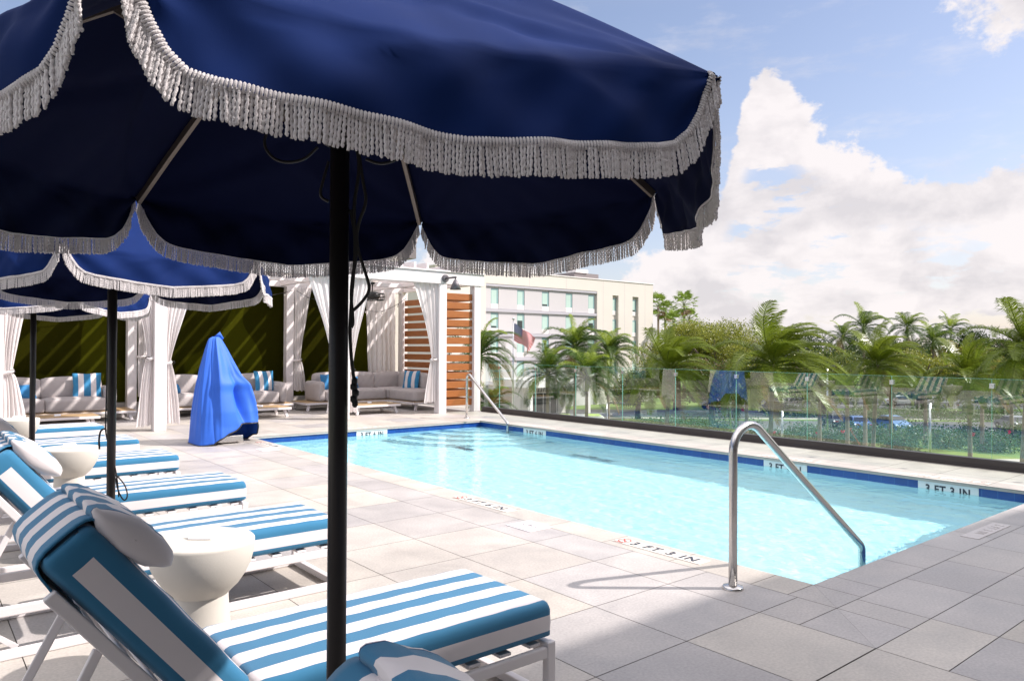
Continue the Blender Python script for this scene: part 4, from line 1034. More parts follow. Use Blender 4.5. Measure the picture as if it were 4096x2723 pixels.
def ceiling_fan(x, y, label):
    r = thing('ceiling_fan', label, 'ceiling fan', (x, y, 0), 0, 'black caged fans hanging in the cabanas')
    b = MB(); b.lathe([(.0, 2.96), (.06, 2.95), (.06, 2.91), (.015, 2.89), (.013, 2.72), (.05, 2.71)], 18, cap=False); b.build('down_rod', M['black'], r)
    m = MB(); m.lathe([(0, 2.73), (.12, 2.72), (.17, 2.69), (.18, 2.64), (.17, 2.59), (.12, 2.55), (0, 2.54)], 28, cap=False); m.build('motor', M['black'], r)
    c = MB()
    for z, rr in ((2.68, .27), (2.61, .29), (2.54, .27)): c.tube([(rr * math.cos(2 * math.pi * i / 28), rr * math.sin(2 * math.pi * i / 28), z) for i in range(28)], .008, 5, closed=True)
    for i in range(18):
        a = 2 * math.pi * i / 18; c.tube([(.17 * math.cos(a), .17 * math.sin(a), 2.69), (.27 * math.cos(a), .27 * math.sin(a), 2.68), (.29 * math.cos(a), .29 * math.sin(a), 2.61), (.27 * math.cos(a), .27 * math.sin(a), 2.54), (.1 * math.cos(a), .1 * math.sin(a), 2.53)], .004, 4)
    c.build('cage', M['black'], r)
    for i in range(3):
        a = 2 * math.pi * i / 3 + .4; bl = MB(); bl.bar((.1 * math.cos(a), .1 * math.sin(a), 2.62), (.25 * math.cos(a), .25 * math.sin(a), 2.62), .08, .01); bl.build('blade', M['black'], r)
ceiling_fan(8.35, 15.2, 'black caged fan hanging from the rafters of the right cabana bay')

def string_lights():
    r = thing('string_lights', 'sagging cable with small bulbs strung across the cabanas', 'string lights', (7, 15, 0))
    w = MB(); bulbs = []
    def run(p, q, sag, n, drop_=.05):
        p, q = Vector(p), Vector(q); P = [p.lerp(q, i / 16) - Vector((0, 0, sag * math.sin(math.pi * i / 16))) for i in range(17)]; w.tube(P, .005, 5)
        for k in range(n): t = (k + .5) / n; bulbs.append(p.lerp(q, t) - Vector((0, 0, sag * math.sin(math.pi * t) + drop_)))
    run((1.4, 1.9, 2.80), (3.1, 1.6, 2.72), .40, 4); run((-3.0, -.8, 2.75), (.1, 1.7, 2.78), .25, 5); run((0.2, 1.75, 2.78), (1.4, 1.9, 2.80), .2, 2); run((-5.4, 1.7, 2.7), (-3.3, 1.8, 2.7), .2, 3)
    w.build('cable', M['cord'], r)
    for p in bulbs:
        s = MB(); s.lathe([(.01, .045), (.014, .04), (.014, .02)], 8); o = s.build('socket', M['black'], r, loc=p - Vector((0, 0, .0)))
        g = MB(); g.lathe([(0.008, .02), (.022, .0), (.024, -.018), (.014, -.035), (0, -.04)], 10, cap=False); g.build('bulb', mat('clear_bulb', (.6, .58, .52), .15) if 'bulb' not in M else M['bulb'], o)
M['bulb'] = mat('clear_bulb', (.6, .58, .52), .15)
string_lights()

# ------------------------------------------------------------------ sofas, coffee tables, pillows
def rbox(b, x0, x1, y0, y1, z0, z1, r=.05, puff=.02, n=9):
    """soft cushion block"""
    cx, cy, cz = (x0 + x1) / 2, (y0 + y1) / 2, (z0 + z1) / 2; hx, hy, hz = (x1 - x0) / 2, (y1 - y0) / 2, (z1 - z0) / 2
    for ax, sg in ((0, 1), (0, -1), (1, 1), (1, -1), (2, 1), (2, -1)):
        vs = []
        for i in range(n):
            for j in range(n):
                a, c = -1 + 2 * i / (n - 1), -1 + 2 * j / (n - 1)
                a = math.copysign(abs(a) ** .75, a); c = math.copysign(abs(c) ** .75, c)
                p = [0, 0, 0]; p[ax] = sg; p[(ax + 1) % 3] = a; p[(ax + 2) % 3] = c
                q = Vector((p[0] * hx, p[1] * hy, p[2] * hz)); inner = Vector((max(-hx + r, min(hx - r, q.x)), max(-hy + r, min(hy - r, q.y)), max(-hz + r, min(hz - r, q.z))))
                d = q - inner
                if d.length > 1e-6: d = d.normalized() * min(r, d.length if False else r); q = inner + d
                k = (1 - a * a) * (1 - c * c); w = [0, 0, 0]; w[ax] = sg * puff * k; q += Vector(w); vs.append(q + Vector((cx, cy, cz)))
        fs = [(i * n + j, (i + 1) * n + j, (i + 1) * n + j + 1, i * n + j + 1) for i in range(n - 1) for j in range(n - 1)]
        if sg < 0: fs = [f[::-1] for f in fs]
        b.add(vs, fs)
def soft(name, dims, par, m='sofa', **k):
    b = MB(); rbox(b, *dims, **k); o = b.build(name, M[m], par); bm = bmesh.new(); bm.from_mesh(o.data); bmesh.ops.remove_doubles(bm, verts=bm.verts, dist=1e-4); bm.to_mesh(o.data); bm.free(); return o
def platform(par, x0, x1, y0, y1, z=.19):
    b = MB(); b.box(x0, x1, y0, y1, z - .045, z); b.build('platform', M['white_metal'], par, bevel=.006)
    t = MB(); n = max(2, int((y1 - y0) / .09)); w = (y1 - y0 - .03) / n
    for i in range(n): t.box(x0 + .015, x1 - .015, y0 + .015 + i * w + .003, y0 + .015 + (i + 1) * w - .003, z + .001, z + .012)
    t.build('slatted_top', M['teak'], par)
    for (x, sx) in ((x0 + .12, -1), (x1 - .12, 1)):
        for (y, sy) in ((y0 + .10, -1), (y1 - .10, 1)):
            l = MB(); l.bar((x, y, z - .04), (x + sx * .05, y + sy * .03, 0), .055, .045, up=(0, 1, 0)); l.build('leg', M['white_metal'], par, bevel=.005)
def sofa(label, x0, x1, yf, seats, arm=None, chaise=None, plat=None, depth=.85):
    r = thing('sofa', label, 'sofa', (x0, yf, 0), 0, 'grey sofas inside the cabanas')
    w = x1 - x0; p0, p1 = plat or (x0 - .05, x1 + .05)
    platform(r, p0 - x0, p1 - x0, 0, depth + .05)
    sx0 = 0.17 if arm in ('L', 'LR') else 0; sx1 = w - (.17 if arm in ('R', 'LR') else 0)
    sw = (sx1 - sx0) / seats
    for i in range(seats):
        a, c = sx0 + i * sw + .004, sx0 + (i + 1) * sw - .004
        soft('seat_cushion', (a, c, .03, depth - .12, .205, .46), r, r=.045, puff=.022); soft('back_cushion', (a, c, depth - .22, depth, .42, .83), r, r=.06, puff=.03)
    if arm in ('L', 'LR'): soft('armrest', (0, .165, .03, depth, .205, .66), r, r=.06, puff=.01)
    if arm in ('R', 'LR'): soft('armrest', (w - .165, w, .03, depth, .205, .66), r, r=.06, puff=.01)
    if chaise:
        cx0, cx1, cy = chaise; platform(r, cx0 - x0, cx1 - x0, cy - yf, -.005)
        soft('seat_cushion', (cx0 - x0 + .02, cx1 - x0 - .02, cy - yf + .02, .02, .205, .46), r, r=.045, puff=.02)
        soft('back_cushion', (cx1 - x0 - .22, cx1 - x0 - .0, cy - yf + .5, depth - .25, .42, .83), r, r=.06, puff=.02)
    return r
sofa('long grey sofa in the left cabana bay behind the thin umbrella poles', 1.05, 3.28, 16.05, 2, 'R', plat=(.9, 3.62))
sofa('grey sofa in the middle cabana bay partly hidden by the blue cover', 4.12, 6.72, 16.05, 3, 'LR', plat=(4.0, 6.85))
sofa('L shaped grey sofa in the right cabana bay', 7.38, 9.95, 15.85, 3, 'L', chaise=(9.15, 9.98, 14.65), plat=(7.05, 10.0))
def coffee_table(x0, x1, y0, y1, label):
    r = thing('coffee_table', label, 'coffee table', (x0, y0, 0), 0, 'low slatted coffee tables in the cabanas'); platform(r, 0, x1 - x0, 0, y1 - y0, .205)
coffee_table(1.50, 2.78, 14.95, 15.65, 'low teak topped coffee table in the left cabana bay')
coffee_table(5.10, 6.30, 14.85, 15.55, 'low teak topped coffee table right of the blue cover')
coffee_table(7.50, 8.62, 14.35, 15.15, 'low teak topped coffee table in the right cabana bay')
menu_card(2.15, 15.2, .218, .2, 'white card lying on the left bay coffee table'); menu_card(5.75, 15.15, .218, .1, 'white card lying on the coffee table right of the blue cover'); menu_card(8.05, 14.75, .218, .1, 'white card lying on the right bay coffee table')
def pillow(label, c, w, h, rz, tilt, kind, roll=0):
    r = MB(); n = 22
    def sheet(sg):
        def f(u, v):
            a, b_ = 2 * u - 1, 2 * v - 1; k = max(0, (1 - a * a)) ** .55 * max(0, (1 - b_ * b_)) ** .55
            pin = 1 - .07 * (1 - abs(a)) * abs(b_) ** 3; pin2 = 1 - .07 * (1 - abs(b_)) * abs(a) ** 3
            return (a * w / 2 * pin2, sg * (.075 * k) + .004 * math.sin(a * 9 + b_ * 7), b_ * h / 2 * pin)
        return f
    ns = 5
    mi = (lambda i, j: (0 if int((i + .5) / (n - 1) * 5) % 2 == 1 else 1)) if kind == 'stripe' else (lambda i, j: 1)
    r.grid(sheet(-1), n, n, mi); r.grid(sheet(1), n, n, mi)
    o = r.build('throw_pillow', [M['white_fab'], M['pblue'] if kind != 'stripe' else M['sblue']]); o.location = c; o.rotation_euler = (tilt, roll, rz); tag(o, label, 'pillow', 'throw pillows on the cabana sofas')
M['pblue'] = mat('teal_blue_pillow', (.03, .19, .42), .85, var=.06); M['sblue'] = mat('pillow_stripe_blue', (.035, .22, .42), .85, var=.06)
pillow('flat teal blue pillow at the left end of the left bay sofa', (1.68, 16.48, .585), .62, .30, .05, -.35, 'plain')
pillow('square blue and white striped pillow at the right end of the left sofa', (2.83, 16.52, .68), .50, .50, -.05, -.22, 'stripe')
pillow('small teal blue pillow on the middle bay sofa left of the blue cover', (4.42, 16.40, .56), .42, .22, .9, -.3, 'plain')
pillow('square blue and white striped pillow on the middle bay sofa', (6.35, 16.50, .68), .48, .48, .15, -.22, 'stripe')
pillow('bright blue pinched pillow on the right bay sofa', (8.30, 16.35, .60), .60, .30, -.1, -.3, 'plain')
pillow('dark blue pillow on the right bay sofa beside its white arm', (7.74, 16.25, .60), .40, .45, .5, -.2, 'plain')
pillow('striped pillow on the right arm of the L shaped sofa', (9.62, 15.55, .66), .48, .48, -1.2, -.2, 'stripe')

# ------------------------------------------------------------------ the covered pool lift
def pool_lift():
    r = thing('pool_lift_cover', 'tall bright blue fabric cover draped over a pool lift at the pool corner', 'covered pool lift', (3.83, 11.55, 0))
    n = 220; m = 60
    apex = Vector((-.13, .02, 1.60))
    def hem(a):                       # hem height round the cover
        c, s = math.cos(a), math.sin(a); k = max(0, c * .75 - s * .55)         # lifted at the front right
        d = (a - R_(-60) + math.pi) % (2 * math.pi) - math.pi
        return interp(abs(d) if d > 0 else -d, [(0, .30), (.35, .30), (.62, .12), (.95, .02), (1.4, 0.0), (3.2, .0)]) if d < 0 else interp(d, [(0, .30), (.7, .30), (1.0, .10), (1.5, .0), (3.2, 0)])
    def f(u, v):
        a = 2 * math.pi * u; z0 = hem(a); z = lerp(1.60, z0, v); t = (1.60 - z) / 1.60
        c, s = math.cos(a), math.sin(a)
        e = lerp(.9, .55, t); bx_ = math.copysign(abs(c) ** e, c); by_ = math.copysign(abs(s) ** e, s)
        wr = interp(t, [(0, .045), (.02, .075), (.12, .15), (.3, .27), (.5, .40), (.62, .455), (.8, .48), (1, .48)])
        wl = interp(t, [(0, .045), (.02, .11), (.12, .17), (.3, .26), (.5, .34), (.7, .40), (1, .47)])
        w = wr if c > 0 else wl; w = lerp(wl, wr, (c + 1) / 2)
        dy = interp(t, [(0, .04), (.1, .10), (.4, .26), (.7, .38), (1, .43)])
        # folds: a sharp front ridge, a pocket under a flap, drape lines
        def sharp(a_, a0, wd, amp): dd = (a_ - R_(a0) + math.pi) % (2 * math.pi) - math.pi; return amp * math.exp(-abs(dd) / wd)
        def ridge(a0, wd, amp): dd = (a - R_(a0) + math.pi) % (2 * math.pi) - math.pi; return amp * math.exp(-(dd / wd) ** 2)
        fold = ridge(-96, .16, .085 * math.sin(math.pi * min(1, t * 1.2))) - ridge(-72, .15, .15 * math.exp(-((t - .60) / .20) ** 2)) + ridge(-42, .18, .07 * math.exp(-((t - .50) / .16) ** 2)) - ridge(-20, .10, .05 * math.exp(-((t - .45) / .2) ** 2)) + ridge(-68, .5, .07 * math.exp(-((t - .44) / .05) ** 2)) + ridge(-125, .2, -.02 * t)
        fold += sharp(a, -100, .05, .030) * (1 - t * .5) - sharp(a, -88, .05, .020) * t + sharp(a, -60 + 25 * t, .05, .035) * math.sin(math.pi * t) - sharp(a, -50 + 34 * t, .06, .035) * math.sin(math.pi * t) + sharp(a, -20 - 30 * t, .05, .028) * t + sharp(a, -150, .08, .02) - sharp(a, -132 + 20 * t, .06, .015)
        fold += .010 * math.sin(a * 9 + t * 4) * t * (1 - t) * 3 + .005 * math.sin(a * 23 + t * 9) * t * (1 - t) * 3
        cx = lerp(apex.x, 0, min(1, t * 1.05)); k = 1 + fold / max(.08, w)
        return (cx + bx_ * w * k, apex.y * (1 - t) + by_ * dy * k, z)
    b = MB(); b.grid(f, n, m, closed_u=True); b.add([f(i / n, 0) for i in range(n)], [tuple(range(n))])
    b.build('cover', M['cover'], r, solid=.006)
    h = MB(); h.tube([f(i / n, 1) for i in range(n)], .011, 6, closed=True); h.build('hem_binding', M['black'], r)
    s = MB(); s.tube([Vector(f(i / n, .19)) * 1.002 for i in range(n)], .0016, 4, closed=True); s.build('seam', mat('seam_blue', (.015, .07, .4), .6), r)
    k = MB(); k.tube([apex + Vector((0, 0, -.01)), apex + Vector((.05, 0, .045)), apex + Vector((.10, 0, -.03))], [.03, .032, .02], 12); k.build('peak', M['cover'], r)
    ba = MB(); ba.box(-.25, .2, -.25, .25, .02, .12); ba.tube([(-.1, 0, .1), (-.1, 0, 1.4)], .04, 10); ba.lathe([(.05, 0), (.05, .06)], 12, c=(.17, -.2)); ba.build('lift_base', M['steel'], r, bevel=.01)
pool_lift()

# ================================================================== BEYOND THE DECK
def hotel():
    HX, HY = 57.46, 73.15; r = thing('hotel', 'grey and beige four storey hotel across the street with rows of narrow windows', 'hotel', (HX, HY, GZ)); z0 = -GZ
    Z = lambda z: z + z0        # heights above the deck -> above the street
    XE = 30.24; D = 16; top = 11.15; gtop = 9.5; rec = .35
    gx0, gx1 = -1.5, 18.2
    w = MB()
    w.box(-9, gx0, 0, D, 0, Z(top)); w.box(gx0, XE, 1.5, D, 0, Z(top)); w.box(gx0, gx1, 0, 1.5, Z(gtop), Z(top))
    cols = [(21.36, 22.6), (25.63, 26.95)]; xs = gx1
    ztops = [8.95 - 3.05 * i for i in range(5)]
    for (a, b) in cols:
        w.box(xs, a, 0, 1.5, 0, Z(top)); w.box(a, b, 0, 1.5, Z(ztops[0] + .15), Z(top)); w.box(a, b, 0, 1.5, 0, 1.2); xs = b
    for (a, b) in cols: w.box(a, b, .44, 1.5, 1.2, Z(ztops[0] + .15))
    w.box(xs, XE, 0, 1.5, 0, Z(top)); w.build('wall', M['h_beige'], r)
    g = MB(); g.box(gx0, gx1, rec, 1.5, 0, Z(gtop)); g.build('recessed_wall', M['h_grey'], r)
    wl = [(-.49, .68), (3.78, 4.97), (8.05, 9.27), (12.38, 13.57), (16.72, 17.95)]
    for i in range(5):
        zt = ztops[i]
        if i < 4:
            l = MB(); zz = zt - 2.55 - .02; l.box(gx0, gx1, .04, rec, Z(zz - .36), Z(zz)); l.build('ledge', M['h_ledge'], r)
    l = MB(); l.box(gx0, gx1, .04, rec, Z(9.18), Z(gtop) - .002); l.build('ledge', M['h_ledge'], r)
    # thin raised wall panels between the windows
    edges = [gx0 + .05] + [e for ab in wl for e in ab] + [gx1 - .05]
    for i in range(4):
        zt = ztops[i]
        for k in range(0, len(edges), 2):
            a, b = edges[k] + .03, edges[k + 1] - .03
            if b - a > .2: p = MB(); p.box(a, b, rec - .10, rec - .002, Z(zt - 2.54), Z(zt + .14)); p.build('cladding_panel', M['h_grey'], r, bevel=.01)
    rnd = random.Random(4)
    def window(a, b, zt, y, h=1.94):
        f = MB(); f.box(a, b, y - .04, y + .02, Z(zt - h), Z(zt)); o = f.build('window', M['winglass'], r)
        lv = MB(); lv.box(a, b, y - .08, y + .02, Z(zt - h - .6), Z(zt - h) - .002)
        for q in range(6): lv.box(a + .03, b - .03, y - .09, y - .081, Z(zt - h - .56 + q * .09), Z(zt - h - .50 + q * .09))
        lv.build('louvre', M['h_white'], o)
        bl = rnd.choice([.45, .85, 1.0, 1.0, 1.0, 1.0, 1.0, 1.0])
        s = MB(); s.box(a + .08, b - .28, y - .047, y - .041, Z(zt - h * bl), Z(zt - .22)); s.build('blind', M['winblind'], o)
        if bl < 1: d = MB(); d.box(a + .08, b - .28, y - .047, y - .041, Z(zt - h + .05), Z(zt - h * bl) - .02); d.build('open_pane', M['windark'], o)
    for i in range(4):
        for (a, b) in wl: window(a, b, ztops[i], rec)
        for (a, b) in cols: window(a + .05, b - .12, ztops[i] - .25, .42, 1.8)
    # vertical joints on the beige part
    j = MB()
    for x in (gx1 + 1.2, 23.9, 28.4, 5.6, 12.2): j.box(x, x + .03, -.006, .0, Z(gtop if x < gx1 else -2), Z(top) - .1)
    j.build('joint', M['h_ledge'], r)
    rf = MB(); rf.box(-9.1, XE + .1, -.1, D, Z(top), Z(top) + .12); rf.build('roof_coping', M['h_white'], r)
    rb = MB(); rb.box(17.6, 22.6, 4, 9, Z(top) + .12, Z(top) + 1.3); rb.build('roof_plant_room', M['greywall'], r)
    rc = MB(); rc.box(17.8, 20.2, 3.8, 6, Z(top) + 1.3, Z(top) + 1.75); rc.build('roof_unit', M['h_white'], r)
    return r
hotel()
def entrance():
    x, y = 60.5, 66.5; r = thing('hotel_entrance', 'white flat roofed entrance canopy with the number 2375 above dark doors', 'entrance canopy', (x, y, GZ))
    b = MB(); b.box(-5.5, 4.6, -3, 4, 3.35, 4.25); b.build('roof', M['h_white'], r, bevel=.02)
    b = MB(); b.box(-4.2, 2.6, -.2, 6.5, 0, 3.34); b.build('wall', M['h_beige'], r)
    b = MB(); b.box(-3.4, 1.2, -.26, -.205, .05, 2.5); b.build('door', M['windark'], r)
    for q in range(5): m_ = MB(); m_.box(-3.4 + q * 1.1, -3.32 + q * 1.1, -.30, -.262, .05, 2.5); m_.build('door_frame', M['h_white'], r)
    for px in (-5.1, 4.2): c = MB(); c.box(px - .2, px + .2, -2.7, -2.3, 0, 3.34); c.build('column', M['h_white'], r)
    text('2375', .78, M['ink'], r, (-2.1, -.24, 2.92), (math.pi / 2, 0, 0), name='house_number', bold=.01, sp=1.1)
    text('ENTRANCE', .22, M['greywall'], r, (1.4, -3.03, 3.8), (math.pi / 2, 0, 0), name='lettering') if False else None
    return r
entrance()

def flagpole():
    p = far_point(1182.3, 62); r = thing('flagpole', 'silver flagpole with a gold and white ball top in front of the hotel', 'flagpole', (p.x, p.y, GZ))
    b = MB(); b.tube([(0, 0, 0), (0, 0, 5), (0, 0, 10.15)], [.075, .065, .045], 12); b.build('pole', M['steel_b'], r)
    f = MB(); f.lathe([(0, 10.15), (.04, 10.16), (.1, 10.24), (.11, 10.32), (.07, 10.4), (0, 10.43)], 16, cap=False); f.build('ball', M['steel_b'], r)
    l = MB(); l.tube([(.07, -.05, 1.2), (.07, -.05, 10)], .008, 4); l.build('halyard', M['card'], r)
    # the flag: rows of stripes with a blue canton, blown down to the right
    R3 = Vector((.772, -.635, 0)); F3 = Vector((.635, .772, 0))
    def P(u, v):          # u along the fly 0..1, v down the hoist 0..1
        L, Hh = 2.25, 1.48; dx = u * L * (.78 - .12 * v); dz = -v * Hh * (1 - .48 * u) - u * 1.22 - .34 * u * u * v
        w = .16 * math.sin(u * 9 - v * 3.2) * u ** .5 + .05 * math.sin(u * 19 + v * 5) * u
        cur = max(0, u - .72) * max(0, v - .4); dx -= cur * 2.2; dz -= cur * 1.3
        return R3 * (dx + .07) + F3 * w + Vector((0, 0, 9.95 + dz + .04 * math.sin(u * 11 + v * 2)))
    g = MB(); nu, nv = 41, 40
    def mi(i, j):
        row = int((j + .5) / (nv - 1) * 13); return 2 if (i < 16 and row < 7) else (0 if row % 2 == 0 else 1)
    g.grid(lambda u, v: P(u, v), nu, nv, mi)
    fl = g.build('flag', [mat('flag_red', (.50, .006, .02), .9, trans=.1), mat('flag_white', (.62, .60, .60), .9, trans=.1), mat('flag_blue', (.015, .022, .13), .8, trans=.2)])
    fl.location = (p.x, p.y, GZ); tag(fl, 'red, white and blue striped flag with stars blowing from the silver pole', 'flag')
    s = MB()
    for rr in range(9):
        nc = 6 if rr % 2 == 0 else 5
        for c in range(nc):
            u = (c + .5 + (0 if nc == 6 else .5)) / 6 * .385; v = (rr + .75) / 9 * .53; ctr = P(u, v) - F3 * .012; k = 5
            pts = [ctr + (R3 * math.sin(2 * math.pi * q / 10) + Vector((0, 0, math.cos(2 * math.pi * q / 10)))) * (.042 if q % 2 == 0 else .018) for q in range(10)]
            s.add(pts, [tuple(range(10))], 0, False)
    s.build('stars', mat('star_white', (.85, .85, .85), .8), fl)
flagpole()

# ------------------------------------------------------------------ palms
WIND = Vector((.772, -.635, 0))      # breeze towards the right of the view
def frond(b, base, az, el, L, rnd, arch=1.0, leaf=.9, n=46, wind=.5, droop=.55, mi=0, wid=.035, side_droop=.5):
    """one pinnate frond: a bending midrib with two rows of narrow leaflets"""
    d = Vector((math.cos(az) * math.cos(el), math.sin(az) * math.cos(el), math.sin(el))); p = Vector(base); P = [p.copy()]; seg = 14; D = [d.copy()]
    for i in range(seg):
        t = i / seg; d = (d + Vector((0, 0, -1)) * (.05 + .14 * t) * arch + WIND * wind * .045).normalized(); p = p + d * (L / seg); P.append(p.copy()); D.append(d.copy())
    b.tube(P, [.035 * (1 - .85 * i / seg) + .004 for i in range(seg + 1)], 4, mi, cap=False)
    for i in range(n):
        t = .10 + .90 * i / n; f = t * seg; k = min(seg - 1, int(f)); pt = P[k].lerp(P[k + 1], f - k); dd = D[k].lerp(D[k + 1], f - k).normalized()
        sd = dd.cross(Vector((0, 0, 1)))
        if sd.length < .1: sd = Vector((math.sin(az), -math.cos(az), 0))
        sd.normalize(); up = sd.cross(dd).normalized(); ll = leaf * (math.sin(math.pi * min(1, .18 + t * .80)) ** .7) * rnd.uniform(.85, 1.1)
        for s_ in (-1, 1):
            q = (dd * (.55 + .35 * t) + sd * s_ * rnd.uniform(.75, .95) + up * rnd.uniform(.05, .35) + WIND * wind * .12).normalized()
            m = pt + q * ll * .5; q2 = (q + Vector((0, 0, -1)) * droop * rnd.uniform(.5, 1.5) + WIND * wind * .45).normalized(); e = m + q2 * ll * .5
            w = dd * wid * rnd.uniform(.8, 1.2)
            b.add([pt - w * .6, pt + w * .6, m + w, m - w, e], [(0, 1, 2, 3), (3, 2, 4)], mi, False)
def palm(name, label, x, y, crown_z, L, nf, kind, seed, group, lean=(0, 0), wind=.6, trunk_r=.14, leaf=None, extra=0):
    r = thing(name, label, 'palm tree', (x, y, GZ), 0, group); rnd = random.Random(seed); H = crown_z - GZ
    c = Vector((lean[0], lean[1], H))
    t = MB(); P = [Vector((lean[0] * (k / 10) ** 1.6, lean[1] * (k / 10) ** 1.6, H * k / 10)) for k in range(11)]
    prof = [trunk_r * (1.45 if k == 0 else 1.0 - .03 * k) for k in range(11)]
    t.tube(P, prof, 12); t.build('trunk', M['trunk'], r)
    b = MB()
    mats = {'coco': [M['coco'], M['coco2'], M['deadleaf']], 'royal': [M['royal'], M['royal_y'], M['deadleaf']]}[kind]
    for i in range(nf):
        a = i * 2.399963 + rnd.uniform(-.25, .25); q = i / nf; el = lerp(1.40, -.45, q ** .95) + rnd.uniform(-.12, .12)
        mi = 1 if (q < .12 or rnd.random() < .05) else (2 if q > .94 else 0)
        frond(b, c + Vector((math.cos(a) * .1, math.sin(a) * .1, (.2 - .4 * q))), a, el, L * rnd.uniform(.82, 1.08) * (.8 if q < .12 else 1), rnd, arch=(1.0 if kind == 'coco' else 1.25), leaf=leaf or (L * (.25 if kind == 'coco' else .27)), wind=wind, droop=(.55 if kind == 'coco' else .75), mi=mi, n=(96 if kind == 'coco' else 70), wid=.019 * L / 3.5)
    b.build('crown', mats, r)
    if kind == 'royal': s = MB(); s.tube([c - Vector((0, 0, 1.0)), c - Vector((0, 0, .3)), c + Vector((0, 0, .3))], [trunk_r * 1.1, trunk_r * 1.15, trunk_r * .4], 12); s.build('crownshaft', M['royal_y'], r)
    return r
def at_far(px, dist): p = far_point(px, dist); return p.x, p.y
def crown_height(py, dist): return CAM.z + (803 - py) * dist / FPX
PS = 1.32
coc = [ # px, crown y px, dist, L, fronds, seed, lean, label
 (1772, 838, 40, 3.6, 30, 11, 'tall coconut palm with wind blown fronds at the centre of the railing view'),
 (1532, 850, 42, 3.4, 26, 12, 'coconut palm with fronds blown right, directly before the hotel corner'),
 (2010, 838, 46, 3.2, 26, 13, 'coconut palm right of the centre one, beneath the distant dark palms'),
 (2235, 862, 44, 3.0, 24, 14, 'coconut palm near the right edge below the rounded dark tree'),
 (2352, 800, 36, 3.4, 28, 15, 'coconut palm cut off by the right edge of the photo')]
for px, py, d, L, nf, sd, lb in coc:
    x, y = at_far(px, d); palm('coconut_palm', lb, x, y, crown_height(py, d), L * {11: 1.16, 12: 1.0, 13: 1.05, 14: 1.05, 15: 1.0}[sd], nf + 8, 'coco', sd, 'coconut palms beyond the glass railing', lean=(random.uniform(-.5, .5), random.uniform(-.4, .4)), wind=1.35)
roy = [(1262, 862, 55, 2.35, 20, 21, 'feathery palm just right of the flag with a bright yellow spear leaf'),
 (1325, 800, 58, 2.5, 22, 22, 'taller feathery palm reaching up over the hotel windows'),
 (1352, 868, 52, 2.4, 20, 23, 'lower feathery palm standing in front of the taller one'),
 (1402, 812, 60, 2.4, 22, 24, 'feathery palm before the beige end of the hotel'),
 (1105, 818, 50, 2.5, 20, 25, 'palm whose fronds droop out from behind the cabana corner post'),
 (1130, 935, 48, 1.7, 16, 26, 'small palm low behind the glass beside the cabana corner')]
for px, py, d, L, nf, sd, lb in roy:
    x, y = at_far(px, d); palm('feather_palm', lb, x, y, crown_height(py, d), L * 1.3, nf + 12, 'royal', sd, 'green palms in front of the hotel', wind=.35)
dist = [(1990, 752, 120, 5.2, 22, 31, 'distant dark palm leftmost on the horizon right of the coconut palm'), (2090, 752, 125, 4.6, 22, 32, 'distant ragged palm in the middle of the horizon row'),
 (2150, 785, 110, 4.6, 22, 33, 'distant lower palm with big arching fronds'), (2190, 755, 130, 4.4, 20, 34, 'distant small neat palm standing alone on the horizon'), (1942, 772, 118, 3.6, 18, 35, 'small distant palm left of the horizon row')]
for px, py, d, L, nf, sd, lb in dist:
    x, y = at_far(px, d); palm('distant_palm', lb, x, y, crown_height(py, d), L, nf, 'royal', sd, 'distant palms on the horizon', wind=.5, trunk_r=.22)
def fan_palm(px, py, d, R, seed, label):
    x, y = at_far(px, d); H = crown_height(py, d) - GZ; r = thing('fan_palm', label, 'palm tree', (x, y, GZ), 0, 'tall fan palms above the feathery trees'); rnd = random.Random(seed)
    t = MB(); t.tube([(0, 0, 0), (.1, 0, H * .5), (0, 0, H)], [.3, .2, .16], 10); t.build('trunk', M['trunk'], r)
    b = MB()
    for i in range(30):
        a = i * 2.4 + rnd.uniform(-.3, .3); q = i / 30; el = lerp(1.4, -.9, q); dvec = Vector((math.cos(a) * math.cos(el), math.sin(a) * math.cos(el), math.sin(el))); pl_ = R * rnd.uniform(.5, .85); h = Vector((0, 0, H)) + dvec * pl_
        b.tube([(0, 0, H), h], .025, 3, 0, cap=False)
        sd = dvec.cross(Vector((0, 0, 1))).normalized(); up = sd.cross(dvec)
        for k in range(15):
            an = lerp(-1.5, 1.5, k / 14); dd = (dvec * math.cos(an) + sd * math.sin(an) + Vector((0, 0, -.12)) + WIND * .12).normalized(); l = R * .50 * (1 - .25 * abs(an) / 1.5) * rnd.uniform(.85, 1.1); m = h + dd * l * .6; e = m + (dd + Vector((0, 0, -.6))).normalized() * l * .45; w = dd.cross(up).normalized() * .07
            b.add([h, m + w, m - w, e], [(0, 1, 2), (2, 1, 3)], 2 if q > .9 else 0, False)
    b.build('crown', [M['fan'], M['coco2'], M['deadleaf']], r)
fan_palm(1516, 705, 120, 2.3, 41, 'left tall fan palm rising above the feathery trees'); fan_palm(1532, 718, 122, 2.0, 42, 'fan palm just right of and lower than the left tall one')
fan_palm(1576, 702, 118, 2.2, 43, 'right tall fan palm with a loose ragged head'); fan_palm(1552, 742, 112, 1.9, 44, 'short fan palm between the two tall ones'); fan_palm(1588, 733, 125, 1.8, 45, 'small fan palm head just right of the right tall one')

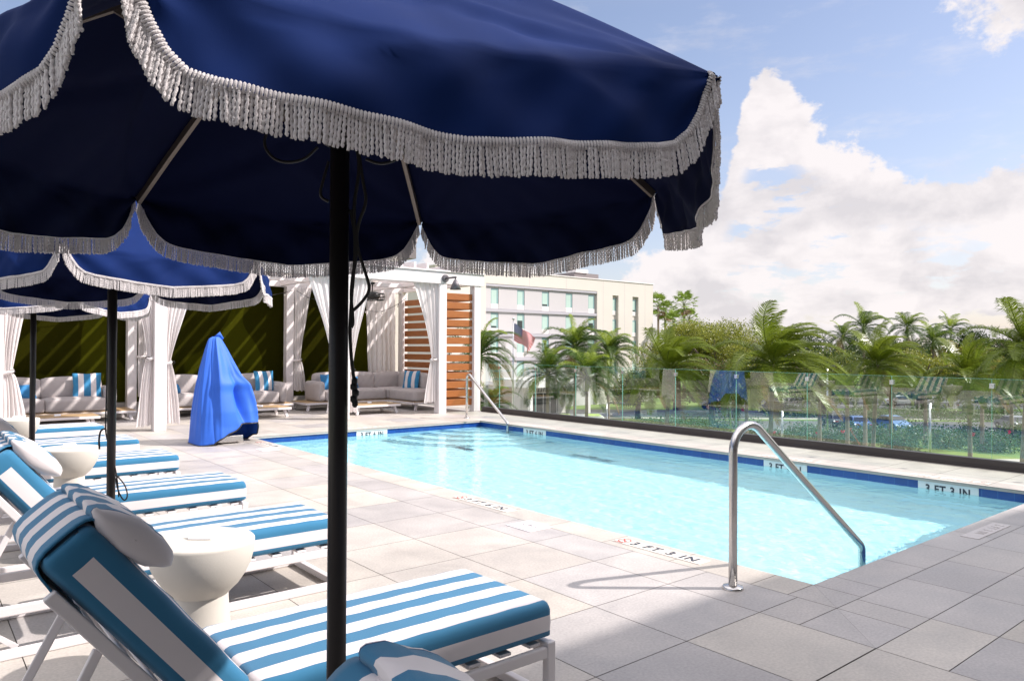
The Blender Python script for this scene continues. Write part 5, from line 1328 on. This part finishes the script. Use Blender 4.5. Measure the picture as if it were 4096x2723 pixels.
def tree(label, px, dist_, base_z, top_py, w, mats, seed, n=9000, leaf=.28, group='broad trees beyond the street', lobes=14, flat=1.0, dens=.75):
    x, y = at_far(px, dist_); top = crown_height(top_py, dist_); r = thing('broadleaf_tree', label, 'tree', (x, y, GZ), 0, group); rnd = random.Random(seed); H = top - GZ
    t = MB(); t.tube([(0, 0, 0), (.2, .1, H * .3), (0, 0, H * .55)], [w * .045, w * .035, w * .025], 9)
    for k in range(6):
        a = k * 1.05 + rnd.random(); t.tube([(0, 0, H * .35), (math.cos(a) * w * .18, math.sin(a) * w * .18, H * .55), (math.cos(a) * w * .34, math.sin(a) * w * .34, H * .75)], [w * .02, w * .012, w * .005], 6)
    t.build('trunk', M['bark'], r)
    cz = lerp(base_z, H, .55); hz = (H - base_z) / 2 * flat; L = []
    for k in range(lobes):
        a = rnd.uniform(0, 6.28); q = rnd.uniform(.15, .72); zz = rnd.uniform(-.55, .62); L.append((Vector((math.cos(a) * q * w / 2 * (1 - .3 * abs(zz)), math.sin(a) * q * w / 2, (base_z + H) / 2 + zz * hz)), rnd.uniform(.20, .34) * w * .62))
    b = MB(); V = []; F = []
    nr = np.random.RandomState(seed); per = n // lobes
    for c, rad in L:
        dv = nr.normal(size=(per, 3)); dv /= np.linalg.norm(dv, axis=1)[:, None]; rr = rad * (nr.uniform(0, 1, per) ** .30) * (1 + .18 * np.sin(dv[:, 0] * 7 + c.x) * np.sin(dv[:, 1] * 6 + c.y) + .15 * nr.normal(size=per) * .6)
        P = np.array(c) + dv * rr[:, None] * np.array([1.15, 1.15, .85])
        k1 = nr.normal(size=(per, 3)); k1 += dv * .5; k1 /= np.linalg.norm(k1, axis=1)[:, None]; k2 = np.cross(k1, nr.normal(size=(per, 3))); k2 /= np.linalg.norm(k2, axis=1)[:, None]
        s1 = leaf * nr.uniform(.6, 1.3, per)[:, None]; s2 = leaf * .5 * nr.uniform(.6, 1.2, per)[:, None]
        V.append(np.stack([P - k1 * s1, P + k2 * s2, P + k1 * s1, P - k2 * s2], 1).reshape(-1, 3))
    V = np.concatenate(V); m = len(V) // 4; me = bpy.data.meshes.new('crown'); me.vertices.add(len(V)); me.vertices.foreach_set('co', V.ravel()); me.loops.add(4 * m); me.loops.foreach_set('vertex_index', np.arange(4 * m)); me.polygons.add(m); me.polygons.foreach_set('loop_start', np.arange(m) * 4); me.polygons.foreach_set('loop_total', np.full(m, 4))
    for q in mats: me.materials.append(M[q])
    me.polygons.foreach_set('material_index', (nr.uniform(0, 1, m) < .25).astype(int) if len(mats) > 1 else np.zeros(m, int)); me.update(); me.validate()
    o = bpy.data.objects.new('crown', me); COL.objects.link(o); o.parent = r
    return r
tree('yellow green feathery tree right beside the hotel corner', 1560, 96, 2.0, 738, 12, ['olive', 'midleaf'], 51, 34000, .115)
tree('wide yellow green feathery tree in the middle left of the tree line', 1655, 92, 1.5, 728, 13, ['olive', 'midleaf'], 52, 34000, .115)
tree('lower brown green tree beneath the wide feathery one', 1640, 80, .5, 800, 8, ['midleaf', 'deadleaf'], 53, 16000, .11)
tree('yellow green tree behind the centre coconut palm', 1745, 100, 1.5, 745, 12, ['olive', 'midleaf'], 54, 24000, .12)
tree('rounded dark tree near the right edge of the horizon', 2275, 130, 2, 742, 16, ['dkleaf', 'midleaf'], 55, 15000, .22, flat=1.0)
tree('dark green tree at the far right edge behind the coconut palm', 2360, 120, 2, 730, 14, ['dkleaf', 'midleaf'], 56, 11000, .22)
tree('dark tree mass below the leftmost distant palm', 1960, 135, 2, 775, 15, ['dkleaf', 'midleaf'], 57, 11000, .22)
tree('mid green tree between the distant palms', 2060, 140, 2, 782, 15, ['dkleaf', 'midleaf'], 58, 11000, .22)
tree('low green tree below the small neat distant palm', 2175, 135, 2, 790, 15, ['midleaf', 'dkleaf'], 59, 11000, .22)
tree('olive brown tree left of the rounded dark tree', 2212, 125, 2, 775, 9, ['olive', 'deadleaf'], 60, 8000, .2)
tree('dark green tree behind the yellow green ones left of centre', 1850, 150, 2, 770, 18, ['dkleaf', 'midleaf'], 61, 11000, .25)
tree('low tree behind the street in the gap left of the centre palm', 1700, 140, 1, 800, 16, ['midleaf', 'olive'], 62, 9000, .25)
tree('far green tree seen past the hotel corner', 1510, 160, 2, 790, 18, ['midleaf', 'dkleaf'], 63, 9000, .28)
tree('dark bushy tree low behind the parked cars', 2120, 110, .3, 845, 11, ['dkleaf', 'midleaf'], 64, 8000, .2)
tree('green bushy tree low at right behind the white roofed car', 2300, 108, .3, 838, 11, ['midleaf', 'dkleaf'], 65, 8000, .2)
tree('low dark tree behind the red car', 1720, 112, .3, 860, 12, ['dkleaf', 'midleaf'], 66, 8000, .2)
tree('low bushy tree between the red car and the lift reflection', 1880, 112, .3, 855, 12, ['midleaf', 'dkleaf'], 67, 8000, .2)

tree('rounded yellow green tree behind the right coconut palms', 2120, 98, 1.0, 798, 12, ['olive', 'midleaf'], 151, 20000, .13)
tree('rounded yellow green tree just left of the centre coconut palm', 1685, 86, .5, 775, 9, ['olive', 'midleaf'], 152, 16000, .12)
tree('mid green rounded tree between the centre and next coconut palm', 1900, 92, .5, 800, 11, ['midleaf', 'olive'], 153, 18000, .13)
tree('yellow brown rounded tree at the right behind the garden', 2310, 92, .5, 800, 10, ['olive', 'deadleaf'], 154, 14000, .13)
tree('low olive tree between hotel palms and the tree line', 1470, 84, .0, 812, 8, ['midleaf', 'olive'], 155, 12000, .12)
# shrubs and hedges on the ground below
def shrub(px, d, w, h, seed, label, mats=('shrub', 'midleaf'), leaf=.12, n=1500, fl=0, group='shrubs in the garden below'):
    x, y = at_far(px, d); nr = np.random.RandomState(seed); r = thing('shrub', label, 'shrub', (x, y, GZ), 0, group); b = MB(); rnd = random.Random(seed)
    dv = nr.normal(size=(n, 3)); dv /= np.linalg.norm(dv, axis=1)[:, None]; dv[:, 2] = abs(dv[:, 2]); rr = nr.uniform(0, 1, n) ** .35 * (1 + .25 * np.sin(dv[:, 0] * 8 + seed))
    for k in range(n):
        p = Vector((dv[k][0] * rr[k] * w / 2, dv[k][1] * rr[k] * w / 2, .1 + dv[k][2] * rr[k] * h)); a = Vector(nr.normal(size=3)).normalized() * leaf; c = a.cross(Vector(nr.normal(size=3))).normalized() * leaf * .45
        b.add([p - a, p + c, p + a, p - c], [(0, 1, 2, 3)], 0 if rnd.random() > .3 else 1, False)
    b.build('foliage', [M[mats[0]], M[mats[1]]], r)
    s = MB()
    for k in range(5): a = k * 1.3; s.tube([(0, 0, 0), (math.cos(a) * w * .15, math.sin(a) * w * .15, h * .4), (math.cos(a) * w * .3, math.sin(a) * w * .3, h * .75)], .03, 5)
    s.build('stem', M['bark'], r)
    if fl:
        f = MB()
        for k in range(fl):
            a = rnd.uniform(0, 6.28); q = rnd.uniform(.3, 1); c = Vector((math.cos(a) * q * w / 2, math.sin(a) * q * w / 2, h * rnd.uniform(.7, 1.05)))
            for m in range(8): e = Vector(nr.normal(size=3)).normalized() * .13; g = e.cross(Vector(nr.normal(size=3))).normalized() * .09; f.add([c, c + e + g, c + e * 1.4, c + e - g], [(0, 1, 2, 3)], 0, False)
        f.build('blossom', M['flower'], r)
shr = [(1300, 60, 3, 1.6, 0), (1330, 63, 2.4, 1.3, 0), (1225, 62, 1.6, 2.2, 0), (1480, 66, 5, 1.5, 0), (1560, 70, 6, 1.4, 0), (1640, 72, 5, 1.2, 0), (1735, 62, 3, 1.8, 0), (1790, 60, 3.5, 1.3, 2), (1850, 66, 4, 1.2, 0), (1900, 60, 3.5, 1.5, 2), (1965, 62, 3.5, 1.6, 2), (2030, 64, 4, 1.3, 0), (2075, 58, 3, 1.5, 0), (2120, 66, 4, 1.4, 2), (2180, 60, 3.6, 1.6, 0), (2235, 63, 3, 1.7, 0), (2290, 58, 3.4, 1.5, 2), (2345, 62, 3.5, 1.8, 0), (2010, 84, 7, 1.4, 0), (2150, 86, 8, 1.3, 0), (2290, 84, 7, 1.5, 0), (1830, 88, 7, 1.3, 0)]
where = ['left of the flagpole foot', 'between the hotel palms']
for i, (px, d, w, h, fl) in enumerate(shr):
    lbs = ['bushy shrub left of the tall feathery palms, by the hotel drive', 'small rounded shrub just right of the flagpole shrub', 'slim yellow green shrub next to the flagpole', 'wide low shrub under the left coconut palm', 'wide low hedge clump by the pond lawn', 'low hedge clump left of the red car', 'leafy shrub just left of the centre coconut palm trunk', 'flowering red shrub below the centre coconut palm', 'low green shrub right of the centre palm', 'red flowering shrub left of the propped palm trunk', 'red flowering shrub right of the propped palm trunk', 'low shrub before the blue parked cars', 'leafy shrub between two palm trunks at the middle right', 'red dotted shrub under the railing clip at right', 'broad leafed shrub right of the grey lamp post', 'upright shrub beneath the right coconut palm', 'red flowering shrub near the right edge', 'tall shrub at the right edge of the garden', 'long hedge piece behind the blue cars', 'long hedge piece behind the middle of the car park', 'long hedge piece in front of the white roofed car', 'long hedge piece right of the red car']
    shrub(px, d, w, h, 70 + i, lbs[i], fl=fl, n=1500 if w < 6 else 2600)

# young propped palms in the garden
yp = [(1720, 60, 3.9, 'thin young palm trunk left of the centre with a few fronds'), (1888, 58, 4.0, 'short thick young palm at the left of the garden row'), (1952, 56, 5.0, 'thin young palm with a slanting timber prop'), (1993, 55, 5.2, 'thick young palm with golden leaf bases in the garden row'), (2052, 60, 4.8, 'thick young palm right of the golden one'), (2132, 62, 4.6, 'pale slim young palm near the lamp post'), (2262, 58, 5.2, 'stocky young palm with brown skirt at right'), (2330, 62, 4.4, 'young palm almost at the right edge')]
for i, (px, d, h, lb) in enumerate(yp):
    x, y = at_far(px, d); p = palm('young_palm', lb, x, y, GZ + h, 1.9, 11, 'coco', 90 + i, 'young palms in the garden below', wind=.8, trunk_r=.17, leaf=.5)
    if i == 2: s = MB(); s.bar((0, 0, 2.2), (1.1, -.9, 0), .08, .08); s.build('timber_prop', M['slat'], p)

# streets, car park, paths and pond
def sheets():
    R3 = Vector((.772, -.635, 0)); F3 = Vector((.635, .772, 0))
    def q(name, d0, d1, a0, a1, z, m, kind='structure'):
        b = MB(); pts = [F3 * d0 + R3 * a0, F3 * d0 + R3 * a1, F3 * d1 + R3 * a1, F3 * d1 + R3 * a0]; b.add([(p.x, p.y, GZ + z) for p in pts], [(0, 1, 2, 3)], 0, False); tag(b.build(name, M[m]), kind=kind)
    q('street', 86, 96, -60, 160, .008, 'asphalt'); q('street', 84, 85.6, -60, 160, .006, 'path')
    q('car_park', 68, 82, 22, 90, .006, 'asphalt'); q('car_park', 100, 122, 30, 130, .006, 'asphalt')
    q('path', 52, 54, -10, 60, .006, 'path'); q('driveway', 56, 84, -30, 8, .004, 'path')
    b = MB()
    for k in range(26): a = 24 + k * 2.6; pts = [F3 * 70 + R3 * a, F3 * 70 + R3 * (a + .12), F3 * 75 + R3 * (a + .12), F3 * 75 + R3 * a]; b.add([(p.x, p.y, GZ + .012) for p in pts], [(0, 1, 2, 3)], 0, False)
    for k in range(40): a = -50 + k * 5; pts = [F3 * 91 + R3 * a, F3 * 91 + R3 * (a + 2.5), F3 * 91.15 + R3 * (a + 2.5), F3 * 91.15 + R3 * a]; b.add([(p.x, p.y, GZ + .014) for p in pts], [(0, 1, 2, 3)], 0, False)
    tag(b.build('road_marking', M['paint']), kind='structure')
    b = MB(); c = F3 * 64 + R3 * 12; b.add([(c.x + 9 * math.cos(a) * (1 + .12 * math.sin(3 * a)), c.y + 5.5 * math.sin(a), GZ + .01) for a in [2 * math.pi * k / 40 for k in range(40)]], [tuple(range(40))], 0, False)
    tag(b.build('pond_water', mat('pond', (.03, .09, .08), .06, spec=.8)), kind='structure')
sheets()

def car(label, px, d, yaw, paint, suv=0):
    x, y = at_far(px, d); r = thing('parked_car', label, 'car', (x, y, GZ), yaw, 'cars parked beyond the garden'); hz = .12 * suv
    prof = [(-2.1, .35), (-2.15, .62), (-2.0, .86), (-1.45, .95 + hz), (-1.0, 1.36 + hz), (-.3, 1.46 + hz), (.5, 1.42 + hz), (1.05, 1.02 + hz), (1.75, .88 + hz * .5), (2.08, .68), (2.12, .38)]
    b = MB(); ws = [.78, .86, .88, .84, .66, .62, .63, .80, .84, .8, .76]; n = len(prof)
    for s_ in (-1, -.72, .72, 1):
        for (px_, z), w in zip(prof, ws): b.v.append((px_ * (1 if abs(s_) < 1 else .985), s_ * w, z - (.04 if abs(s_) == 1 else 0)))
    for k in range(3):
        for i in range(n - 1): b.f.append((k * n + i, k * n + i + 1, (k + 1) * n + i + 1, (k + 1) * n + i)); b.mi.append(0); b.sm.append(True)
    for k in (0, 3):
        base = len(b.v); b.v.extend([(p[0], (-1 if k == 0 else 1) * .80, .32) for p in (prof[0], prof[-1])]); lp = [k * n + i for i in range(n)]; f = lp + [base + 1, base]; b.f.append(tuple(f if k == 0 else f[::-1])); b.mi.append(0); b.sm.append(False)
    b.build('body', mat('paint_' + label[:6], paint, .25, var=.02, coat=.6), r)
    g = MB()
    for s_ in (-1, 1): g.add([(-1.25, s_ * .835, .98 + hz), (-.92, s_ * .70, 1.30 + hz), (.45, s_ * .69, 1.34 + hz), (.92, s_ * .825, 1.0 + hz)], [(0, 1, 2, 3)], 0, False)
    g.add([(.58, -.56, 1.40 + hz), (.58, .56, 1.40 + hz), (1.02, .70, 1.07 + hz), (1.02, -.70, 1.07 + hz)], [(0, 1, 2, 3)], 0, False); g.add([(-1.05, -.56, 1.36 + hz), (-1.05, .56, 1.36 + hz), (-1.42, .70, 1.02 + hz), (-1.42, -.70, 1.02 + hz)], [(0, 3, 2, 1)], 0, False)
    g.build('windows', M['carglass'], r)
    for sx in (-1.3, 1.32):
        for sy in (-.76, .76):
            w = MB(); w.bar((sx, sy - .1, .33), (sx, sy + .1, .33), .01, .01); w = MB()
            ring = [(sx + .33 * math.cos(2 * math.pi * i / 18), .33 + .33 * math.sin(2 * math.pi * i / 18)) for i in range(18)]
            w.add([(a, sy - .1, c) for a, c in ring] + [(a, sy + .1, c) for a, c in ring], [(i, (i + 1) % 18, 18 + (i + 1) % 18, 18 + i) for i in range(18)] + [tuple(range(18)), tuple(reversed(range(18, 36)))], 0, False); o = w.build('wheel', M['tyre'], r)
            h = MB(); sg = 1 if sy > 0 else -1; h.add([(sx + .2 * math.cos(2 * math.pi * i / 12), sy + sg * .104, .33 + .2 * math.sin(2 * math.pi * i / 12)) for i in range(12)], [tuple(range(12))], 0, False); h.build('rim', M['steel_b'], o)
    for sy in (-.6, .6):
        h = MB(); h.box(2.06, 2.13, sy - .15, sy + .15, .62, .74); h.build('headlight', M['card'], r); h = MB(); h.box(-2.17, -2.10, sy - .15, sy + .15, .68, .8); h.build('tail_light', M['inkred'], r)
cars = [('bright red car in the street seen left of the blue reflection', 1672, 92, -.69, (.45, .02, .02), 0), ('dark blue car behind the red one', 1650, 97, -.69, (.03, .06, .16), 1),
 ('blue hatchback parked behind the thick garden palms', 1972, 73, .8, (.04, .10, .30), 0), ('pale blue van front seen between palm trunks', 2056, 72, -2.2, (.12, .22, .40), 1), ('dark car parked behind the slanting prop', 1925, 76, .8, (.03, .03, .035), 0),
 ('white roofed car in the far car park at right', 2252, 96, -.69, (.75, .75, .77), 1), ('silver car in the far car park', 2160, 104, -.69, (.45, .45, .48), 0), ('grey car at the right edge car park', 2335, 74, .8, (.25, .25, .27), 0), ('white car in the far car park behind the young palms', 2075, 106, -.69, (.7, .7, .7), 0), ('dark grey car beside the street behind the centre palm', 1790, 93, -.69, (.06, .06, .07), 0)]
for c in cars: car(*c)
def emergency_van():
    x, y = at_far(1332, 60); r = thing('service_van', 'white and yellow green service vehicle low behind the feathery palms', 'van', (x, y, GZ), -.69)
    b = MB(); b.box(-2.6, 2.0, -1.0, 1.0, .45, 2.5); b.box(2.001, 2.9, -.95, .95, .45, 1.6); b.build('body', mat('van_white', (.75, .75, .74), .3, coat=.4), r, bevel=.12)
    for s_ in (-1, 1): t = MB(); t.box(-2.5, 1.9, s_ * 1.002 - .004, s_ * 1.002 + .004, 1.0, 1.6); t.build('side_stripe', mat('hi_vis', (.55, .75, .05), .4), r)
    t = MB(); t.box(-2.4, -.6, -.9, .9, 2.502, 2.52); t.box(.6, 1.8, -.9, .9, 2.502, 2.52); t.build('roof_panel', mat('hi_vis_roof', (.6, .75, .15), .4), r)
    w = MB(); w.box(2.02, 2.5, -.8, .8, 1.602, 2.2); w.build('windscreen', M['carglass'], r, bevel=.1)
    for sx in (-1.7, 1.9):
        for sy in (-.9, .9): h = MB(); h.tube([(sx, sy - .12, .42), (sx, sy + .12, .42)], .42, 18); h.build('wheel', M['tyre'], r)
emergency_van()
def lamp_post(px, d, h, label):
    x, y = at_far(px, d); r = thing('street_lamp', label, 'lamp post', (x, y, GZ), -.69, 'lamp posts in the garden and car park')
    b = MB(); b.tube([(0, 0, 0), (0, 0, h * .5), (0, 0, h)], [.11, .09, .07], 12); b.build('pole', M['steel_b'], r)
    a = MB(); a.bar((0, 0, h), (.9, 0, h + .05), .10, .08); a.build('arm', M['lampgrey'], r); l = MB(); l.box(.5, 1.3, -.18, .18, h - .03, h + .06); l.build('lamp_head', M['lampgrey'], r, bevel=.02)
lamp_post(2142, 50, 4.3, 'pale lamp post with a flat dark head right of the young palms'); lamp_post(1802, 52, 3.6, 'lamp post with a flat head left of the middle railing clip'); lamp_post(1398, 54, 3.9, 'short lamp post beside the service vehicle'); lamp_post(1906, 66, 6.4, 'thin tall white pole lamp behind the garden'); lamp_post(1683, 70, 5.5, 'slim pole lamp near the red car')

# ------------------------------------------------------------------ wire guard fixture behind the second umbrella top
def wire_guard():
    d = ray(60, 105); k = 7.2 / d.y; c = CAM + d * k; r = thing('wire_guard', 'domed black wire guard with a pale cable connector at the upper left corner', 'wire guard fixture', (c.x, c.y, 0))
    z = c.z; b = MB(); Rr = .26
    for i in range(14):
        a = math.pi * i / 14; b.tube([(Rr * math.cos(a) * math.cos(t), Rr * math.sin(a) * math.cos(t), z - .12 + Rr * .85 * math.sin(t)) for t in [math.pi * q / 16 for q in range(17)]], .0035, 4)
    for q in (.15, .5, .8): b.tube([(Rr * math.cos(q * 1.4) * math.cos(a), Rr * math.cos(q * 1.4) * math.sin(a), z - .12 + Rr * .85 * math.sin(q * 1.4)) for a in [2 * math.pi * i / 24 for i in range(24)]], .005, 4, closed=True)
    b.build('cage', M['cord'], r)
    R3 = Vector((.772, -.635, 0)); s = MB(); p0 = Vector((0, 0, z + .105)); s.tube([p0 + R3 * .03, p0 - R3 * .07 + Vector((0, 0, .05)), p0 - R3 * .14 + Vector((0, 0, .085))], [.016, .022, .016], 10); s.build('connector', M['table'], r)
    t = MB(); t.tube([p0 - R3 * .14 + Vector((0, 0, .085)), p0 - R3 * .3 + Vector((0, 0, .12)), p0 - R3 * .9 + Vector((0, 0, .16)), p0 - R3 * 6 + Vector((0, 4, 1.2))], .007, 6); t.tube([p0 - R3 * .08 + Vector((0, 0, .06)), p0 - R3 * .09 + Vector((0, 0, .11)), p0 - R3 * .16 + Vector((0, 0, .15))], .004, 5); t.build('cable', M['cord'], r)
wire_guard()
